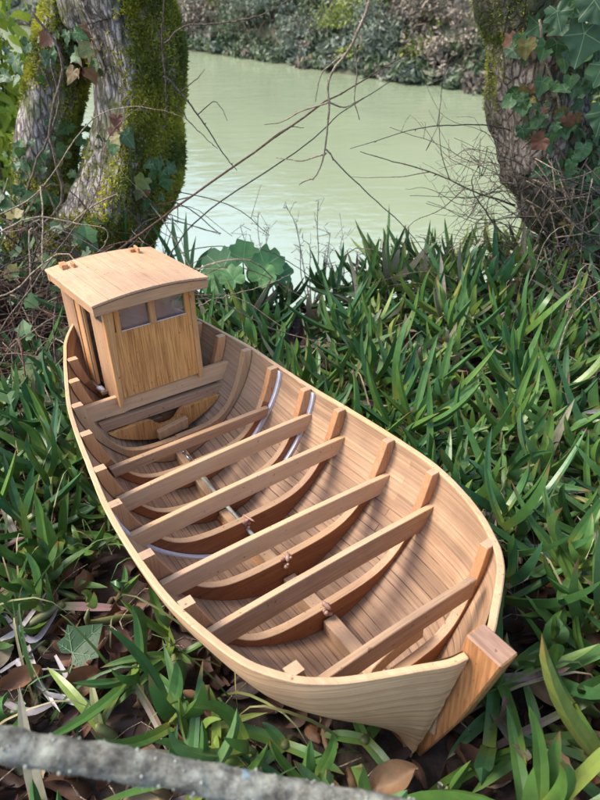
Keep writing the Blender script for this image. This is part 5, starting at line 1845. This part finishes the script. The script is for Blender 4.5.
for (px, py, bk, rx, rz, mat, n, lab) in [
        (205, 22, 1.6, 1.2, .9, 'bushbrown', 1800, 'bare purplish brown bush on the far bank nearest the mossy trunk'),
        (240, 30, 1.0, 1.0, .6, 'bush', 1500, 'low dark green bush at the far waterline, second from the left'),
        (275, 12, 2.6, 1.3, 1.0, 'bushgrey', 1800, 'tall grey-green bush on the far bank left of the hanging branch'),
        (318, 38, 1.1, .9, .6, 'bushgrey', 1500, 'rounded pale grey-green bush at the far waterline below the hanging branch'),
        (355, 28, 1.7, 1.0, .7, 'bushlime', 1300, 'yellow-green bush on the far bank right of the hanging branch'),
        (385, 42, 1.0, 1.1, .7, 'bushgrey', 2000, 'wide silvery bush at the far waterline right of the hanging branch'),
        (430, 20, 1.9, 1.0, .9, 'bushbrown', 1500, 'tangled tan brush on the far bank near the right trunk'),
        (455, 55, .8, .8, .5, 'bushbrown', 1000, 'low brown brush at the far waterline beside the right trunk'),
        (400, 5, 3.0, 1.2, .9, 'bushlime', 1300, 'highest yellow-green bush at the top of the far bank')]:
    d = ray(px, py)
    # walk the sight line until it meets the bank
    t0 = 5.0
    while t0 < 60:
        P = CAM + d * t0
        if P[2] < gnd(P[0], P[1]) + .15: break
        t0 += .1
    root = empty('shrub', tuple(P), lab, 'shrub', 'shrubs on the far bank')
    g = Geo(); leaf_cloud(g, np.array([0, 0, rz * .35]), rx, rx * .7, rz, n, .05)
    g.build('foliage', mat, root)
    g = Geo()
    for k in range(14):
        q0 = rng.normal(size=3) * [.15, .15, 0] - [0, 0, .3]; q1 = rng.normal(size=3) * [rx * .5, rx * .3, .1] + [0, -.1, rz * rng.uniform(.7, 1.4)]
        g.tube(catmull([q0, (q0 + q1) / 2 + rng.normal(size=3) * .08, q1], 7), np.linspace(.016, .005, 7), 4)
    g.build('branch', 'twig', root, smooth=True)

# ------------------------------------------------------------------ dried grey leaves and single dead leaves near the bow
rng = np.random.default_rng(61)
g = Geo()
for (pix, w) in [([(0, 610), (30, 640), (50, 622), (62, 600)], .008), ([(15, 660), (45, 690), (70, 700), (95, 708)], .010), ([(0, 700), (30, 712), (60, 700), (85, 690)], .009),
                 ([(28, 645), (38, 680), (60, 712)], .007), ([(55, 655), (75, 690), (100, 712)], .006), ([(0, 672), (25, 655), (45, 640)], .007), ([(10, 690), (40, 670), (75, 672)], .006), ([(0, 640), (20, 628), (48, 590)], .008)]:
    P = catmull([ground_px(a, b, .03 + .012 * rng.random()) for a, b in pix], 16)
    ribbon(g, P, w * np.interp(np.linspace(0, 1, 16), [0, .3, .8, 1], [.5, 1, .7, .1]), np.array([0, -.4, 1.0]), rng.random(), twist=rng.normal() * 1.6, fold=.7)
tag(g.build('shrivelled_leaves', 'greyleaf', smooth=True), 'tangled shrivelled grey strap leaves on the litter at the left edge', 'dried leaves')

for (px, py, L, W_, yaw, lab, rv) in [
        (85, 684, .040, .030, .6, 'folded orange-brown dead leaf just below the ivy leaf', .55),
        (22, 682, .045, .024, .5, 'long rusty dead leaf at the left edge above the lichen branch', .62),
        (120, 655, .038, .030, 1.8, 'dark purple-brown dead leaf under the y-shaped shoot', .12),
        (552, 773, .045, .026, 1.9, 'tan dead leaf standing on edge at the lower right corner', .8),
        (540, 690, .050, .017, -.7, 'narrow greyish tan dead leaf right of the stem post', .88),
        (565, 548, .024, .020, .3, 'small round orange-brown dead leaf right of the bow', .5),
        (368, 375, .060, .045, .8, 'large pale yellow dead leaf on the plants behind the boat', .97),
        (395, 780, .050, .028, .2, 'crumpled tan dead leaf behind the lichen branch', .82),
        (470, 765, .035, .022, 2.5, 'dark brown dead leaf below the stem post', .3),
        (8, 255, .05, .04, 1.2, 'yellow-brown dead leaf in the brambles at the left edge', .93)]:
    p = ground_px(px, py, .04)
    g = Geo(); curled_leaf(g, np.zeros(3), L, W_, yaw, rng.normal() * .3, .35 + rng.normal() * .2, 1.0, rv, nl=12, nw=7)
    o = g.build('dead_leaf', 'deadleaf', smooth=True); o.location = tuple(p)
    tag(o, lab, 'dead leaf', 'single dead leaves')

# ------------------------------------------------------------------ lichen-covered branch close to the camera
m, t, bs = nt('lichen_bark')
tc = t.nodes.new('ShaderNodeTexCoord'); o_ = tc.outputs['Object']
n1 = noise_n(t, o_, 70, 8, 0.75); n2 = noise_n(t, o_, 190, 5, 0.7); n3 = noise_n(t, o_, 38, 3, 0.5)
c = ramp(t, [(0.36, (0.035, 0.03, 0.026)), (0.46, (0.12, 0.11, 0.085)), (0.56, (0.24, 0.235, 0.19)), (0.7, (0.38, 0.38, 0.29))], n1).outputs[0]
c = mixc(t, c, ramp(t, [(0.35, (0.55, 0.55, 0.5)), (0.65, (1.2, 1.2, 1.15))], n2).outputs[0], .7, 'MULTIPLY')
c = mixc(t, c, (0.22, 0.36, 0.42), ramp(t, [(0.66, (0, 0, 0)), (0.71, (.8, .8, .8))], n3).outputs[0])
t.links.new(c, bs.inputs['Base Color']); bs.inputs['Roughness'].default_value = .9
bump(t, bs, n2, .9, .0015)
MT['lichen'] = m
MT['wart'] = plain('lichen_wart', (0.32, 0.33, 0.26), .9, .2, 260, .7)
P = [atY(a, b, y_) for a, b, y_ in ((-330, 702, .150), (-120, 726, .150), (0, 744, .150), (150, 767, .150), (300, 796, .150), (440, 822, .150), (620, 850, .150))]
# use true distance rather than Y so the branch keeps about the same thickness
P = []
for a, b, dist in ((-330, 702, .36), (-120, 726, .36), (0, 744, .36), (150, 769, .36), (300, 797, .37), (440, 824, .38), (640, 880, .40)):
    d = ray(a, b); P.append(CAM + d / np.linalg.norm(d) * dist)
P = np.array(P); base = P[2].copy()
Gb, Nb = trunk_grid(P - base, [.0075, .0074, .0073, .0073, .0072, .0070, .0070], seg=28, rings=190, seed=4, rough=.0, flute=.0)
for i_ in range(Gb.shape[0]):
    for j_ in range(Gb.shape[1]):
        q_ = Gb[i_, j_]
        Gb[i_, j_] = q_ + Nb[i_, j_] * (.0014 * noise.noise(tuple(q_ * 90)) + .0011 * abs(noise.noise(tuple(q_ * 260))) + .0005 * noise.noise(tuple(q_ * 600)))
br_ = empty('lichen_branch', tuple(base), 'grey lichen-crusted branch crossing the bottom left corner close to the camera', 'branch')
grid_geo(Gb).build('bark', 'lichen', br_, smooth=True)
g = Geo(); rg = np.random.default_rng(8)
for k in range(520):
    i_ = rg.integers(0, 189); j_ = rg.integers(0, 28); p = Gb[i_, j_]; nn = Nb[i_, j_]
    r_ = .0003 + .0010 * rg.random() ** 2.5
    g.tube([p - nn * .0004, p + nn * r_ * .8, p + nn * r_ * 1.3], [r_, r_ * .8, r_ * .25], 6)
tag(g.build('lichen', 'wart', br_, smooth=True), 'small crusty lichen warts on the bark', None, kind='stuff')
print('leaves', len(P0))
